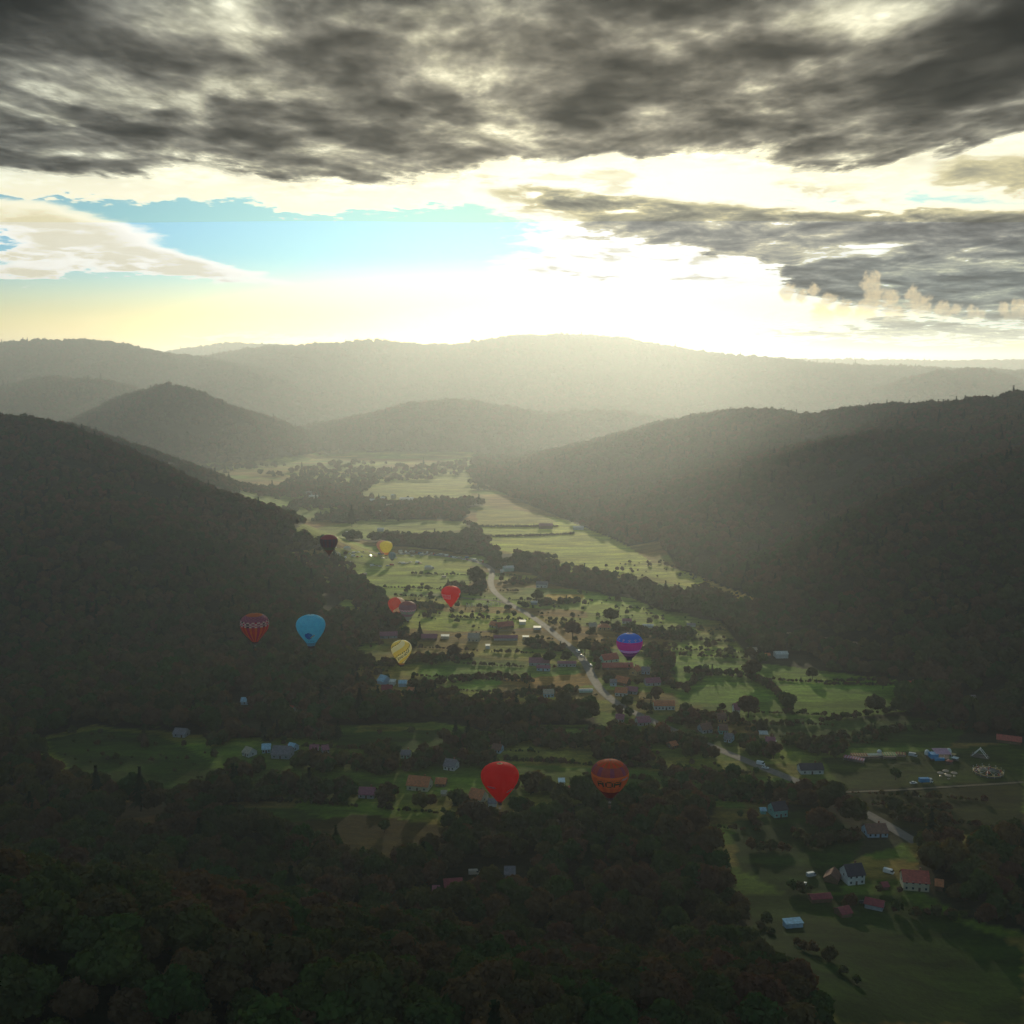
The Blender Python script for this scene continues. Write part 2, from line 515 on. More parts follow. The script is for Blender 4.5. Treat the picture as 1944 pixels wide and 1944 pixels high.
# every hill: crest line, half width of its flanks, roughness
HILLS = [
    # name, crest [(px,py,Y)], width at the ends, amplitude of gullies
    ('far_range', crest([(-900, 640, 7392), (-200, 650, 7392), (322, 676, 7392), (433, 659, 7392), (523, 662, 7128), (700, 668, 7128), (1400, 690, 7128), (2400, 690, 7128), (3000, 680, 7128)]), 2000, 0.05),
    ('main_range', crest([(395, 715, 5171), (425, 696, 5330), (473, 677, 5489), (523, 665, 5569), (604, 662, 5569), (704, 655, 5569), (765, 658, 5569), (875, 659, 5569),
                          (946, 652, 5569), (1006, 643, 5569), (1066, 640, 5569), (1127, 644, 5569), (1187, 652, 5489), (1228, 660, 5410), (1308, 667, 5330), (1409, 675, 5171),
                          (1510, 682, 5012), (1610, 690, 4932), (1710, 694, 4853), (1831, 702, 4773), (1944, 706, 4614), (2300, 700, 4455), (3000, 690, 4455)]), 2100, 0.16),
    ('main_spur', crest([(1850, 705, 4250), (1780, 712, 4100), (1900, 745, 3900), (1970, 760, 3700)]), 600, 0.05),
    ('west_range', crest([(-900, 640, 5000), (-300, 655, 4900), (0, 660, 4700), (50, 654, 4700), (100, 654, 4700), (160, 650, 4700), (190, 660, 4700), (252, 672, 4900), (322, 679, 4800),
                          (372, 689, 4700), (433, 709, 4500), (503, 740, 4300), (563, 790, 4000), (620, 838, 3700)]), 1500, 0.07),
    ('west_foothill', crest([(-500, 760, 3900), (-100, 770, 3800), (0, 745, 3700), (60, 729, 3650), (90, 725, 3650), (150, 726, 3600), (200, 750, 3500), (240, 785, 3400), (300, 830, 3300)]), 700, 0.08),
    ('cone_hill', crest([(215, 795, 3000), (250, 758, 3000), (285, 742, 3000), (312, 737, 3000), (345, 741, 3000), (402, 765, 3050), (483, 791, 3150), (563, 826, 3250), (625, 848, 3350)]), 400, 0.06),
    ('middle_hill', crest([(660, 848, 3326), (745, 795, 3418), (805, 775, 3511), (865, 767, 3557), (935, 777, 3557), (1006, 802, 3511), (1080, 792, 3603), (1150, 790, 3603), (1300, 810, 3511), (1500, 810, 3326)]), 620, 0.10),
    ('east_hill', crest([(1010, 905, 2700), (1120, 870, 2800), (1230, 838, 2850), (1297, 818, 2800), (1348, 788, 2650), (1408, 779, 2500), (1449, 785, 2400), (1510, 795, 2300), (1570, 791, 2200),
                         (1630, 782, 2150), (1690, 768, 2100), (1750, 775, 2000), (1811, 777, 1900), (1870, 772, 1850), (1944, 758, 1750), (2300, 740, 1500), (3000, 700, 1300)]), 860, 0.11),
    ('east_spur', crest([(1480, 905, 1750), (1560, 870, 1650), (1650, 846, 1580), (1740, 852, 1520), (1850, 880, 1400), (2000, 850, 1300), (2400, 800, 1100)]), 470, 0.12),
    ('east_knoll', crest([(1650, 1020, 1350), (1760, 960, 1250), (1860, 905, 1180), (1944, 870, 1150), (2200, 800, 1050), (2700, 760, 900)]), 430, 0.06),
    ('west_hill', crest([(-1200, 760, 1150), (-500, 770, 1400), (-100, 798, 1500), (0, 800, 1500), (50, 802, 1480), (82, 817, 1470), (131, 858, 1450), (180, 872, 1450), (252, 903, 1430), (333, 930, 1420), (402, 945, 1420),
                         (453, 970, 1400), (513, 1012, 1370), (550, 1062, 1340)]), 480, 0.06),
    ('west_shoulder', crest([(-300, 800, 1950), (60, 806, 1950), (110, 818, 1930), (181, 845, 1920), (262, 880, 1900), (330, 915, 1880), (402, 948, 1850), (470, 985, 1800)]), 420, 0.06),
    ('west_slope', np.array([(-560, 1320, 108), (-450, 1190, 74), (-340, 1075, 38), (-250, 980, 12)], float), 360, 0.07),
    ('west_flank', np.array([(-1000, 1350, 200), (-860, 1200, 165), (-740, 1060, 120), (-640, 930, 70), (-560, 820, 20)], float), 480, 0.07),
    ('near_hill', np.array([(-700, 300, 150), (-420, 290, 126), (-250, 285, 104), (-120, 280, 90), (0, 270, 72), (60, 310, 48), (100, 365, 28), (125, 430, 8)], float), 300, 0.06),
]
def densify(P, n=160):
    d = np.r_[0, np.cumsum(np.linalg.norm(np.diff(P[:, :2], axis=0), axis=1))]
    t = np.linspace(0, d[-1], n)
    return np.stack([np.interp(t, d, P[:, k]) for k in range(3)], 1)

def xs_axis():
    a = list(np.arange(0, 520, 3.2))
    s = 3.2
    while a[-1] < 11000:
        s = min(s * 1.035, 160)
        a.append(a[-1] + s)
    a = np.array(a)
    return np.r_[-a[:0:-1], a]
def ys_axis():
    a = list(np.arange(330, 1330, 3.2))
    s = 3.2
    while a[-1] < 15500:
        s = min(s * 1.016, 260) if a[-1] < 9000 else s * 1.1
        a.append(a[-1] + s)
    b = [330.0]
    s = 3.2
    while b[-1] > -600:
        s *= 1.06
        b.append(b[-1] - s)
    return np.r_[np.array(b[:0:-1]), np.array(a)]
GX, GY = xs_axis(), ys_axis()
XX, YY = np.meshgrid(GX, GY, indexing='ij')
rough_big = fbm2(XX, YY, 420, 4, 3)
rough_small = fbm2(XX, YY, 90, 3, 9)
hh = []
for name, P, wd, amp in HILLS:
    Q = densify(P)
    h = np.zeros_like(XX)
    x0, x1 = Q[:, 0].min() - wd, Q[:, 0].max() + wd
    y0, y1 = Q[:, 1].min() - wd, Q[:, 1].max() + wd
    ix = np.where((GX >= x0) & (GX <= x1))[0]; iy = np.where((GY >= y0) & (GY <= y1))[0]
    sl = np.ix_(ix, iy)
    X_, Y_ = XX[sl], YY[sl]
    hs = np.zeros_like(X_)
    zmax = Q[:, 2].max()
    for (qx, qy, qz) in Q:
        if qz <= 0.5: continue
        ww = wd * (0.12 + 0.88 * qz / zmax)
        t2 = (((X_ - qx) ** 2 + (Y_ - qy) ** 2) / (ww * ww)) ** 0.68
        np.maximum(hs, qz * np.clip(1 - t2, 0, None) ** 1.35, out=hs)
    big = 1.0 if wd < 1500 else 2.5
    n = (rough_big if wd < 1500 else fbm2(XX, YY, 1500, 5, 21))[sl]
    # gullies bite into the flanks, not into the crest line
    frac = hs / max(zmax, 1)
    hs = hs * (1 + n * amp * 3.2 * np.clip(1.15 - frac, 0.15, 1)) + rough_small[sl] * np.clip(hs, 0, 30) * 0.06
    h[sl] = np.clip(hs, 0, None)
    hh.append(h)
hh = np.array(hh)
HZ = (hh ** 12).sum(0) ** (1 / 12.0)
near_mask = np.clip((9000 - YY) / 3000, 0, 1)
HZ = HZ + rough_small * 1.0 * near_mask + fbm2(XX, YY, 260, 2, 31) * 1.6 * near_mask
HIDX = np.where(hh.max(0) > 7.0, hh.argmax(0), -1)

def ground_z(x, y):
    x, y = np.asarray(x, float), np.asarray(y, float)
    i = np.clip(np.searchsorted(GX, x) - 1, 0, len(GX) - 2)
    j = np.clip(np.searchsorted(GY, y) - 1, 0, len(GY) - 2)
    fx = np.clip((x - GX[i]) / (GX[i + 1] - GX[i]), 0, 1); fy = np.clip((y - GY[j]) / (GY[j + 1] - GY[j]), 0, 1)
    return (HZ[i, j] * (1 - fx) + HZ[i + 1, j] * fx) * (1 - fy) + (HZ[i, j + 1] * (1 - fx) + HZ[i + 1, j + 1] * fx) * fy

RAY_T = 120 * (1.004 ** np.arange(1250))
def hit(px, py):
    """the point of the terrain seen at a pixel of the photograph"""
    d = ray(px, py)
    z = CAM_Z + d[2] * RAY_T
    g = ground_z(d[0] * RAY_T, RAY_T)
    k = np.argmax(z <= g)
    if z[k] > g[k]:
        k = len(RAY_T) - 1
    if k > 0:
        a, b = z[k - 1] - g[k - 1], g[k] - z[k]
        t = RAY_T[k - 1] + (RAY_T[k] - RAY_T[k - 1]) * a / max(a + b, 1e-6)
    else:
        t = RAY_T[0]
    return d[0] * t, t, float(ground_z(d[0] * t, t))

def inpoly(x, y, P):
    P = np.asarray(P)
    ins = np.zeros(x.shape, bool)
    n = len(P)
    for i in range(n):
        x1, y1 = P[i][0], P[i][1]; x2, y2 = P[(i + 1) % n][0], P[(i + 1) % n][1]
        if y1 == y2: continue
        c = ((y1 > y) != (y2 > y)) & (x < (x2 - x1) * (y - y1) / (y2 - y1) + x1)
        ins ^= c
    return ins

def wpoly(pts):
    """polygon drawn over the photograph -> polygon on the ground"""
    out = []
    n = len(pts)
    for i in range(n):
        a, b = pts[i], pts[(i + 1) % n]
        for t in (0.0, 0.34, 0.67):
            out.append(hit(a[0] + (b[0] - a[0]) * t, a[1] + (b[1] - a[1]) * t)[:2])
    return np.array(out)

# ------------------------------------------------------------------ land cover
flat = HIDX < 0
# strips of fields across the valley
strip_n = np.floor((YY + 0.16 * XX + fbm2(XX, YY, 300, 2, 5) * 26) / (17 + 10 * np.clip(YY / 1500, 0, 1.5))).astype(int)
sw = np.random.default_rng(4).random(4096)
cell = np.floor((XX + sw[strip_n % 4096] * 300) / (90 + 120 * sw[(strip_n * 7 + 3) % 4096])).astype(int)
hs_ = sw[(strip_n * 131 + cell * 71) % 4096]
PAL = np.array([(0.055, 0.085, 0.024), (0.07, 0.105, 0.028), (0.085, 0.12, 0.035), (0.10, 0.125, 0.04), (0.12, 0.115, 0.045),
                (0.05, 0.078, 0.022), (0.115, 0.088, 0.045), (0.078, 0.105, 0.032), (0.10, 0.07, 0.042), (0.062, 0.095, 0.026)])
COL = PAL[(hs_ * len(PAL)).astype(int)]
blotch = fbm2(XX, YY, 70, 4, 41)[..., None]
COL = COL * (1 + 0.55 * blotch)
brown = np.clip(fbm2(XX, YY * 1.6, 130, 4, 57) * 3.0 + 0.05, 0, 1)[..., None]
COL = COL * (1 - brown * 0.7) + np.array((0.115, 0.060, 0.036)) * brown * 0.7
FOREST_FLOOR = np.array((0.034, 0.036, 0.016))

FIELDS = [  # polygons over the photograph with the colour of the crop
    ([(905, 968), (985, 968), (1062, 985), (1115, 1003), (1180, 1030), (1235, 1065), (1180, 1085), (1060, 1062), (1000, 1058), (935, 1040), (905, 1000)], (0.17, 0.185, 0.062)),
    ([(905, 968), (985, 968), (1030, 978), (1060, 992), (905, 998)], (0.125, 0.12, 0.06)),
    ([(1115, 1090), (1060, 1062), (1180, 1066), (1255, 1070), (1330, 1095), (1410, 1128), (1475, 1152), (1420, 1155), (1340, 1125), (1240, 1095)], (0.17, 0.18, 0.06)),
    ([(1330, 1095), (1410, 1128), (1475, 1152), (1420, 1155), (1350, 1128)], (0.19, 0.14, 0.07)),
    ([(680, 925), (900, 885), (895, 940), (860, 955), (700, 950)], (0.12, 0.13, 0.06)),
    ([(560, 1010), (700, 985), (880, 990), (890, 1005), (700, 1020), (600, 1030)], (0.10, 0.12, 0.045)),
    ([(640, 1060), (700, 1075), (880, 1075), (890, 1110), (830, 1125), (700, 1120), (650, 1085)], (0.12, 0.155, 0.045)),
    ([(620, 1040), (900, 1060), (890, 1085), (640, 1075)], (0.125, 0.145, 0.05)),
    ([(720, 1160), (1010, 1165), (1040, 1190), (860, 1200), (740, 1190)], (0.125, 0.145, 0.04)),
    ([(1050, 1125), (1200, 1135), (1300, 1180), (1330, 1200), (1230, 1190), (1130, 1165), (1060, 1150)], (0.115, 0.15, 0.045)),
    ([(1035, 1128), (1110, 1128), (1105, 1140), (1045, 1140)], (0.20, 0.14, 0.06)),
    ([(800, 1262), (970, 1262), (950, 1300), (800, 1290)], (0.06, 0.10, 0.024)),
    ([(950, 1290), (1120, 1278), (1130, 1300), (1000, 1312)], (0.13, 0.075, 0.038)),
    ([(850, 1330), (1020, 1330), (1000, 1345), (860, 1345)], (0.13, 0.088, 0.045)),
    ([(1270, 1255), (1450, 1260), (1700, 1290), (1720, 1350), (1560, 1372), (1440, 1350), (1290, 1330)], (0.062, 0.105, 0.024)),
    ([(1450, 1370), (1720, 1360), (1840, 1380), (1800, 1420), (1560, 1420), (1450, 1400)], (0.052, 0.095, 0.024)),
    ([(1560, 1440), (1944, 1410), (1944, 1510), (1600, 1500)], (0.055, 0.082, 0.022)),
    ([(85, 1405), (180, 1385), (300, 1395), (400, 1440), (420, 1500), (330, 1525), (220, 1515), (130, 1460)], (0.05, 0.085, 0.022)),
    ([(610, 1392), (840, 1385), (860, 1410), (800, 1425), (640, 1420)], (0.055, 0.105, 0.026)),
    ([(420, 1535), (560, 1535), (640, 1560), (560, 1580), (440, 1570)], (0.055, 0.09, 0.024)),
    ([(560, 1560), (700, 1545), (850, 1570), (850, 1610), (760, 1640), (640, 1610), (570, 1580)], (0.065, 0.048, 0.024)),
    ([(195, 1560), (330, 1545), (300, 1600), (240, 1610)], (0.12, 0.075, 0.045)),
    ([(1390, 1560), (1560, 1530), (1640, 1590), (1600, 1690), (1500, 1700), (1400, 1650)], (0.04, 0.08, 0.024)),
    ([(1400, 1700), (1700, 1700), (1850, 1760), (1944, 1800), (1944, 1944), (1600, 1944), (1450, 1830)], (0.042, 0.082, 0.022)),
    ([(1560, 1500), (1944, 1480), (1944, 1600), (1700, 1570)], (0.062, 0.07, 0.024)),
]
FPOLY = []
for pts, col in FIELDS:
    P = wpoly(pts)
    FPOLY.append(P)
    msk = inpoly(XX, YY, P)
    q_ = FIELDS.index((pts, col))
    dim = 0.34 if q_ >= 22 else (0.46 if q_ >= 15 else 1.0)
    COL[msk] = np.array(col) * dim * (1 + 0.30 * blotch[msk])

FORESTS = {  # wooded areas, drawn over the photograph
    'left': [(-700, 900), (-300, 860), (0, 802), (131, 860), (252, 905), (402, 948), (453, 975), (513, 1018), (555, 1062), (600, 1095), (640, 1120), (668, 1160), (690, 1185), (665, 1215), (660, 1262),
             (690, 1300), (640, 1330), (520, 1345), (420, 1350), (330, 1345), (300, 1385), (180, 1380), (80, 1400), (60, 1430), (-300, 1500), (-700, 1500)],
    'river': [(900, 1045), (935, 1048), (1000, 1052), (1045, 1065), (1105, 1085), (1180, 1095), (1260, 1110), (1330, 1130), (1400, 1160), (1470, 1165), (1540, 1165), (1620, 1190), (1720, 1225),
              (1800, 1240), (1800, 1275), (1730, 1270), (1700, 1262), (1640, 1240), (1560, 1225), (1480, 1205), (1430, 1190), (1380, 1185), (1300, 1172), (1240, 1145), (1180, 1135), (1110, 1122), (1040, 1105),
              (990, 1088), (955, 1080), (930, 1070)],
    'east_edge': [(1400, 1205), (1480, 1215), (1560, 1232), (1640, 1255), (1700, 1270), (1760, 1330), (1700, 1325), (1640, 1300), (1600, 1285), (1540, 1268), (1440, 1250), (1410, 1235)],
    'north': [(650, 978), (800, 965), (880, 955), (905, 960), (903, 1000), (930, 1040), (900, 1058), (820, 1044), (740, 1032), (640, 1022), (700, 1024), (860, 1020), (885, 1005), (870, 985), (760, 990), (660, 992)],
    'bottom': [(-700, 1430), (60, 1430), (125, 1470), (215, 1520), (330, 1530), (425, 1505), (520, 1520), (560, 1530), (420, 1530), (440, 1575), (560, 1585), (640, 1620), (760, 1650), (850, 1620), (860, 1570),
               (960, 1550), (1080, 1520), (1200, 1530), (1370, 1530), (1385, 1650), (1395, 1700), (1440, 1830), (1500, 1890), (1560, 1944), (1560, 2150), (-700, 2150)],
    'belt': [(330, 1360), (520, 1350), (640, 1342), (760, 1340), (830, 1346), (880, 1362), (980, 1352), (1100, 1356), (1112, 1378), (1000, 1382), (900, 1392), (840, 1376), (620, 1380), (590, 1400), (480, 1402), (400, 1392), (310, 1385)],
    'right': [(1500, 1520), (1600, 1510), (1720, 1520), (1760, 1590), (1640, 1640), (1560, 1570)],
    'corner': [(1780, 1630), (1860, 1600), (1990, 1600), (1990, 1780), (1850, 1740), (1770, 1700)],
    'edge': [(1760, 1270), (1990, 1250), (1990, 1395), (1900, 1385), (1800, 1350), (1720, 1325)],
}
FORP = {k: wpoly(v) for k, v in FORESTS.items()}
forest_raw = np.zeros(XX.shape, bool)
WARPX = fbm2(XX, YY, 75, 4, 91) * 26 * np.clip(YY / 900, 0.5, 1.6)
WARPY = fbm2(XX, YY, 75, 4, 95) * 22 * np.clip(YY / 900, 0.5, 1.8)
for k, P in FORP.items():
    forest_raw |= inpoly(XX + WARPX, YY + WARPY, P)
EAST = wpoly([(890, 905), (985, 950), (1070, 985), (1150, 1018), (1205, 1048), (1290, 1080), (1400, 1118), (1490, 1152), (1620, 1180), (1750, 1225), (1850, 1260), (1990, 1270)])
def east_of_edge(x, y):
    """beyond the foot of the eastern hills"""
    ex = np.interp(y, EAST[::-1, 1] if EAST[0, 1] > EAST[-1, 1] else EAST[:, 1], EAST[::-1, 0] if EAST[0, 1] > EAST[-1, 1] else EAST[:, 0])
    return (x > ex) & (y > 700)
HFOREST = HZ > 22
forest_mask = forest_raw | east_of_edge(XX, YY) | (HFOREST & (YY > 700)) | ((YY > 2450) & (HZ > 9)) | (YY > 3600) | ((np.abs(XX) > 620) & (YY < 2200)) | (YY < 300)
# clearings: the fields drawn above win over hills and woods
for P, (pts, col) in zip(FPOLY, FIELDS):
    msk = inpoly(XX, YY, P)
    forest_mask &= ~msk
COL = COL * np.array((2.25, 2.25, 0.98))
COL[YY < 790] *= 0.72      # foreground shade painted into the ground colour at the near end of the valley
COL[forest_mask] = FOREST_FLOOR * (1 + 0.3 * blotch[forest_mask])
far = (YY > 4000)
COL[far & forest_mask] = np.array((0.045, 0.050, 0.024)) * (1 + 0.4 * blotch[far & forest_mask])

gm = ground_material()
nx, ny = len(GX), len(GY)
ii, jj = np.meshgrid(np.arange(nx - 1), np.arange(ny - 1), indexing='ij')
quads = np.stack([ii * ny + jj, (ii + 1) * ny + jj, (ii + 1) * ny + jj + 1, ii * ny + jj + 1], -1).reshape(-1, 4)
fidx = HIDX[:-1, :-1].reshape(-1)
V = np.stack([XX, YY, HZ], -1).reshape(-1, 3)
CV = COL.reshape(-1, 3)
HILL_LABEL = {
    'far_range': 'palest distant hills on the horizon behind the left ridge', 'main_range': 'long hazy wooded mountain ridge closing the valley',
    'main_spur': 'hazy spur at the right end of the far ridge', 'west_range': 'hazy ridge at the far left of the skyline', 'west_foothill': 'low rounded hazy hill left of the cone shaped hill',
    'cone_hill': 'cone shaped wooded hill rising from valley mist', 'middle_hill': 'low hazy hill in the middle at the end of the valley', 'east_hill': 'wooded brownish hillside right of the valley',
    'east_spur': 'rounded spur of the right hillside', 'east_knoll': 'dark knoll at the right edge', 'west_hill': 'dark wooded hill on the left side of the valley',
    'west_shoulder': 'second shoulder behind the dark left hill', 'west_slope': 'lower dark slope of the left hill', 'west_flank': 'dark flank of the left hill at the left edge', 'near_hill': 'dark wooded rise in the foreground'}
for k in range(-1, len(HILLS)):
    F = quads[fidx == k]
    if not len(F): continue
    used, inv = np.unique(F, return_inverse=True)
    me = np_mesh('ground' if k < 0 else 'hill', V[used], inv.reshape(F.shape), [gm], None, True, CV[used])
    o = obj('ground' if k < 0 else 'hill', me)
    tag(o, 'flat valley floor of meadows and strip fields' if k < 0 else HILL_LABEL[HILLS[k][0]], kind='structure')

def is_forest(x, y):
    i = np.clip(np.searchsorted(GX, x), 0, nx - 1)
    j = np.clip(np.searchsorted(GY, y), 0, ny - 1)
    return forest_mask[i, j]

# ------------------------------------------------------------------ trees
def leaf_material(name, cols, rnd_scale=1.0):
    m = bpy.data.materials.new(name)
    m.use_nodes = True
    t = NT(m.node_tree)
    oi = t.n('ShaderNodeObjectInfo')
    tcn = t.n('ShaderNodeTexCoord')
    rp = t.n('ShaderNodeValToRGB')
    el_ = rp.color_ramp.elements
    el_[0].position = 0.0; el_[0].color = (*cols[0], 1)
    el_[1].position = 1.0; el_[1].color = (*cols[-1], 1)
    for i, c in enumerate(cols[1:-1]):
        e = el_.new((i + 1) / (len(cols) - 1)); e.color = (*c, 1)
    n = t.noise(tcn.outputs['Object'], 0.55, 3, 0.6)
    lp = oi.outputs['Location']
    patch = t.noise(lp, 0.006, 4, 0.6)
    patch2 = t.noise(lp, 0.0019, 3, 0.6)
    k = t.m('FRACT', oi.outputs['Random'], 0.0) * 0.55 + t.lin(patch, 0.3, 0.7) * 0.45
    t.link(k, rp.inputs[0])
    c = t.scale(rp.outputs[0], t.lin(n, 0.3, 0.7, 0.65, 1.4))
    c = t.mix(t.lin(patch2, 0.38, 0.62), t.mulc(c, (0.68, 0.98, 0.9)), t.mulc(c, (1.22, 1.05, 1.0)))
    bs = t.n('ShaderNodeBsdfDiffuse')
    t.link(c, bs.inputs[0])
    tr = t.n('ShaderNodeBsdfTranslucent')
    t.link(t.mulc(c, (1.1, 1.15, 0.6)), tr.inputs[0])
    mx = t.n('ShaderNodeMixShader')
    mx.inputs[0].default_value = 0.28
    t.t.links.new(bs.outputs[0], mx.inputs[1]); t.t.links.new(tr.outputs[0], mx.inputs[2])
    out = t.n('ShaderNodeOutputMaterial')
    t.t.links.new(mx.outputs[0], out.inputs[0])
    return m
LEAF = leaf_material('broad_leaves', [(0.028, 0.062, 0.024), (0.048, 0.100, 0.026), (0.060, 0.075, 0.026), (0.130, 0.062, 0.042), (0.045, 0.085, 0.026), (0.150, 0.075, 0.045), (0.060, 0.095, 0.026), (0.150, 0.095, 0.035), (0.120, 0.058, 0.055)])
NEEDLE = leaf_material('needles', [(0.016, 0.032, 0.014), (0.024, 0.042, 0.018), (0.030, 0.046, 0.018)])
BARK = mat('bark', (0.07, 0.05, 0.035), 0.95, scale=2.0)

def crown_mesh(seed, nleaf, conifer=False, core=True, leaf=1.0):
    """crown of a tree about 1 unit in radius: dark core with many leaf clumps on uneven lobes; base of the crown at z=0"""
    r = np.random.default_rng(seed)
    V, F = [], []
    if conifer:
        H = 2.7
        for i in range(nleaf):
            t = r.random() ** 0.8
            z = H * t
            rad = (1 - t) * 0.95 + 0.05
            rad *= 0.7 + 0.3 * (1 - ((t * 9) % 1.0))
            a = r.random() * 6.283
            p = np.array([math.cos(a) * rad, math.sin(a) * rad, z])
            out = np.array([math.cos(a), math.sin(a), -0.35])
            side = np.array([-math.sin(a), math.cos(a), 0.0])
            L = (0.35 + 0.25 * r.random()) * (1 - 0.6 * t) * leaf
            W = L * 0.45
            b = len(V)
            V += [p - out * L - side * W + (0, 0, .1), p - out * L + side * W + (0, 0, .1), p + out * L * 0.6]
            F.append((b, b + 1, b + 2))
        lob = [((0, 0, H * 0.1), 0.62, 0.3), ((0, 0, H * 0.4), 0.42, 0.5), ((0, 0, H * 0.7), 0.2, 0.6)]
    else:
        nl = r.integers(6, 10)
        lob = [((0, 0, 0.95), 0.72, 0.72)]
        for i in range(nl):
            a = 6.283 * (i + r.random() * 0.7) / nl
            d = 0.42 + 0.2 * r.random()
            z = 0.55 + 0.75 * r.random()
            s = 0.34 + 0.2 * r.random()
            lob.append(((math.cos(a) * d, math.sin(a) * d, z), s, s * (0.85 + 0.3 * r.random())))
        lob.append(((0.2 * (r.random() - .5), 0.2 * (r.random() - .5), 1.45), 0.38, 0.4))
        wts = np.array([l[1] ** 2 for l in lob]); wts /= wts.sum()
        for i in range(nleaf):
            c, s, sz = lob[r.choice(len(lob), p=wts)]
            n = r.normal(size=3); n /= np.linalg.norm(n)
            if n[2] < -0.5: n[2] *= -1
            p = np.array(c) + n * np.array([s, s, sz]) * (0.86 + 0.24 * r.random())
            nn = n + r.normal(size=3) * 0.55; nn /= np.linalg.norm(nn)
            u = np.cross(nn, r.normal(size=3)); u /= np.linalg.norm(u)
            v = np.cross(nn, u)
            L = (0.085 + 0.09 * r.random()) * leaf
            b = len(V)
            V += [p - u * L, p + v * L * 0.8, p + u * L * 1.1, p - v * L * 0.7]
            F += [(b, b + 1, b + 2), (b, b + 2, b + 3)]
    if core:
        bm = bmesh.new()
        for c, s, sz in lob:
            res = bmesh.ops.create_icosphere(bm, subdivisions=1, radius=1.0)
            for vv in res['verts']:
                k = 0.9 + 0.16 * r.random()
                vv.co = Vector((c[0] + vv.co.x * s * k * 0.9, c[1] + vv.co.y * s * k * 0.9, c[2] + vv.co.z * sz * k * 0.9))
        b = len(V)
        V += [tuple(vv.co) for vv in bm.verts]
        bm.verts.index_update()
        F += [tuple(b + vv.index for vv in f.verts) for f in bm.faces]
        bm.free()
    return np_mesh('crown', np.array(V), np.array(F), [NEEDLE if conifer else LEAF], None, False)

def trunk_mesh(seed, h, r0, limbs=4):
    r = random.Random(seed)
    mb = MB()
    mb.tube((0, 0, -0.6), (0.05 * h * 0.3, 0, h * 0.6), r0, n=6, r2=r0 * 0.7)
    mb.tube((0.05 * h * 0.3, 0, h * 0.6), (0, 0.03 * h, h * 1.25), r0 * 0.7, n=5, r2=r0 * 0.25)
    for i in range(limbs):
        a = 6.283 * i / max(limbs, 1) + r.random()
        z = h * (0.5 + 0.3 * r.random())
        mb.tube((0, 0, z), (math.cos(a) * h * 0.35, math.sin(a) * h * 0.35, z + h * 0.4), r0 * 0.4, n=4, r2=r0 * 0.12, caps=False)
    return mb.mesh('trunk', BARK)

CROWN_N = [crown_mesh(100 + i, 620, leaf=1.0) for i in range(6)]
CONE_N = [crown_mesh(200 + i, 420, True) for i in range(2)]
CROWN_M = [crown_mesh(300 + i, 110, leaf=2.0) for i in range(5)]      # for trees some pixels across
CONE_M = [crown_mesh(400, 90, True, leaf=1.4)]
TRUNK = [trunk_mesh(i, 5.0, 0.42) for i in range(3)]
TRUNK_C = trunk_mesh(9, 4.0, 0.28, 0)

def tree(x, y, rad, label, group=None, conifer=False, var=None, squash=1.0, name=None, cat='tree', z=None):
    """a tree of crown radius rad standing on the ground"""
    z = float(ground_z(x, y)) if z is None else z
    o = empty(name or ('conifer_tree' if conifer else 'broadleaf_tree'), (x, y, z), random.uniform(0, 6.28))
    tag(o, label, cat, group)
    k = var if var is not None else random.randrange(100)
    if conifer:
        c = obj('crown', CONE_N[k % 2], o, (0, 0, rad * 0.5)); c.scale = (rad * 0.9, rad * 0.9, rad * 1.15 * squash)
        t = obj('trunk', TRUNK_C, o); t.scale = (rad / 5, rad / 5, rad / 5)
    else:
        c = obj('crown', CROWN_N[k % 6], o, (0, 0, rad * 0.35)); c.scale = (rad, rad, rad * 0.95 * squash)
        t = obj('trunk', TRUNK[k % 3], o); t.scale = (rad / 6.5,) * 3
    return o

# scattered points for the woods -----------------------------------------------------------
def jitter(x0, x1, y0, y1, s, seed):
    r = np.random.default_rng(seed)
    x, y = np.meshgrid(np.arange(x0, x1, s), np.arange(y0, y1, s), indexing='ij')
    x = x + (r.random(x.shape) - 0.5) * s * 0.95 + (np.arange(x.shape[1]) % 2)[None, :] * s * 0.5
    y = y + (r.random(y.shape) - 0.5) * s * 0.95
    return x.ravel(), y.ravel()

def in_view(x, y, m=0.06):
    return (np.abs(x) < (0.4665 + m) * y + 60) & (y > 120)

pts = []
for (y0, y1, s, r0, r1) in [(190, 900, 9.6, 5.0, 8.2), (900, 2200, 9.0, 4.4, 6.4), (2200, 3400, 12.0, 5.5, 8.0), (3400, 5000, 17.0, 7.0, 11.0), (5000, 7500, 25.0, 9, 14)]:
    xm = (0.53 * y1 + 80)
    x, y = jitter(-xm, xm, y0, y1, s, int(y0))
    k = in_view(x, y) & (y >= y0) & (y < y1)
    x, y = x[k], y[k]
    k = is_forest(x, y)
    # ragged edges and small gaps
    k &= (fbm2(x, y, 60, 3, 77) > -0.42) | (y < 600)
    x, y = x[k], y[k]
    rr = np.random.default_rng(int(y0) + 1)
    rad = (r0 + (r1 - r0) * rr.random(len(x)) ** 1.6) * (1 + 0.28 * fbm2(x, y, 110, 3, 71))
    pts.append(np.stack([x, y, rad, (rr.random(len(x)) < (0.006 if y0 < 900 else 0.03)).astype(float)], 1))
pts = np.concatenate(pts)
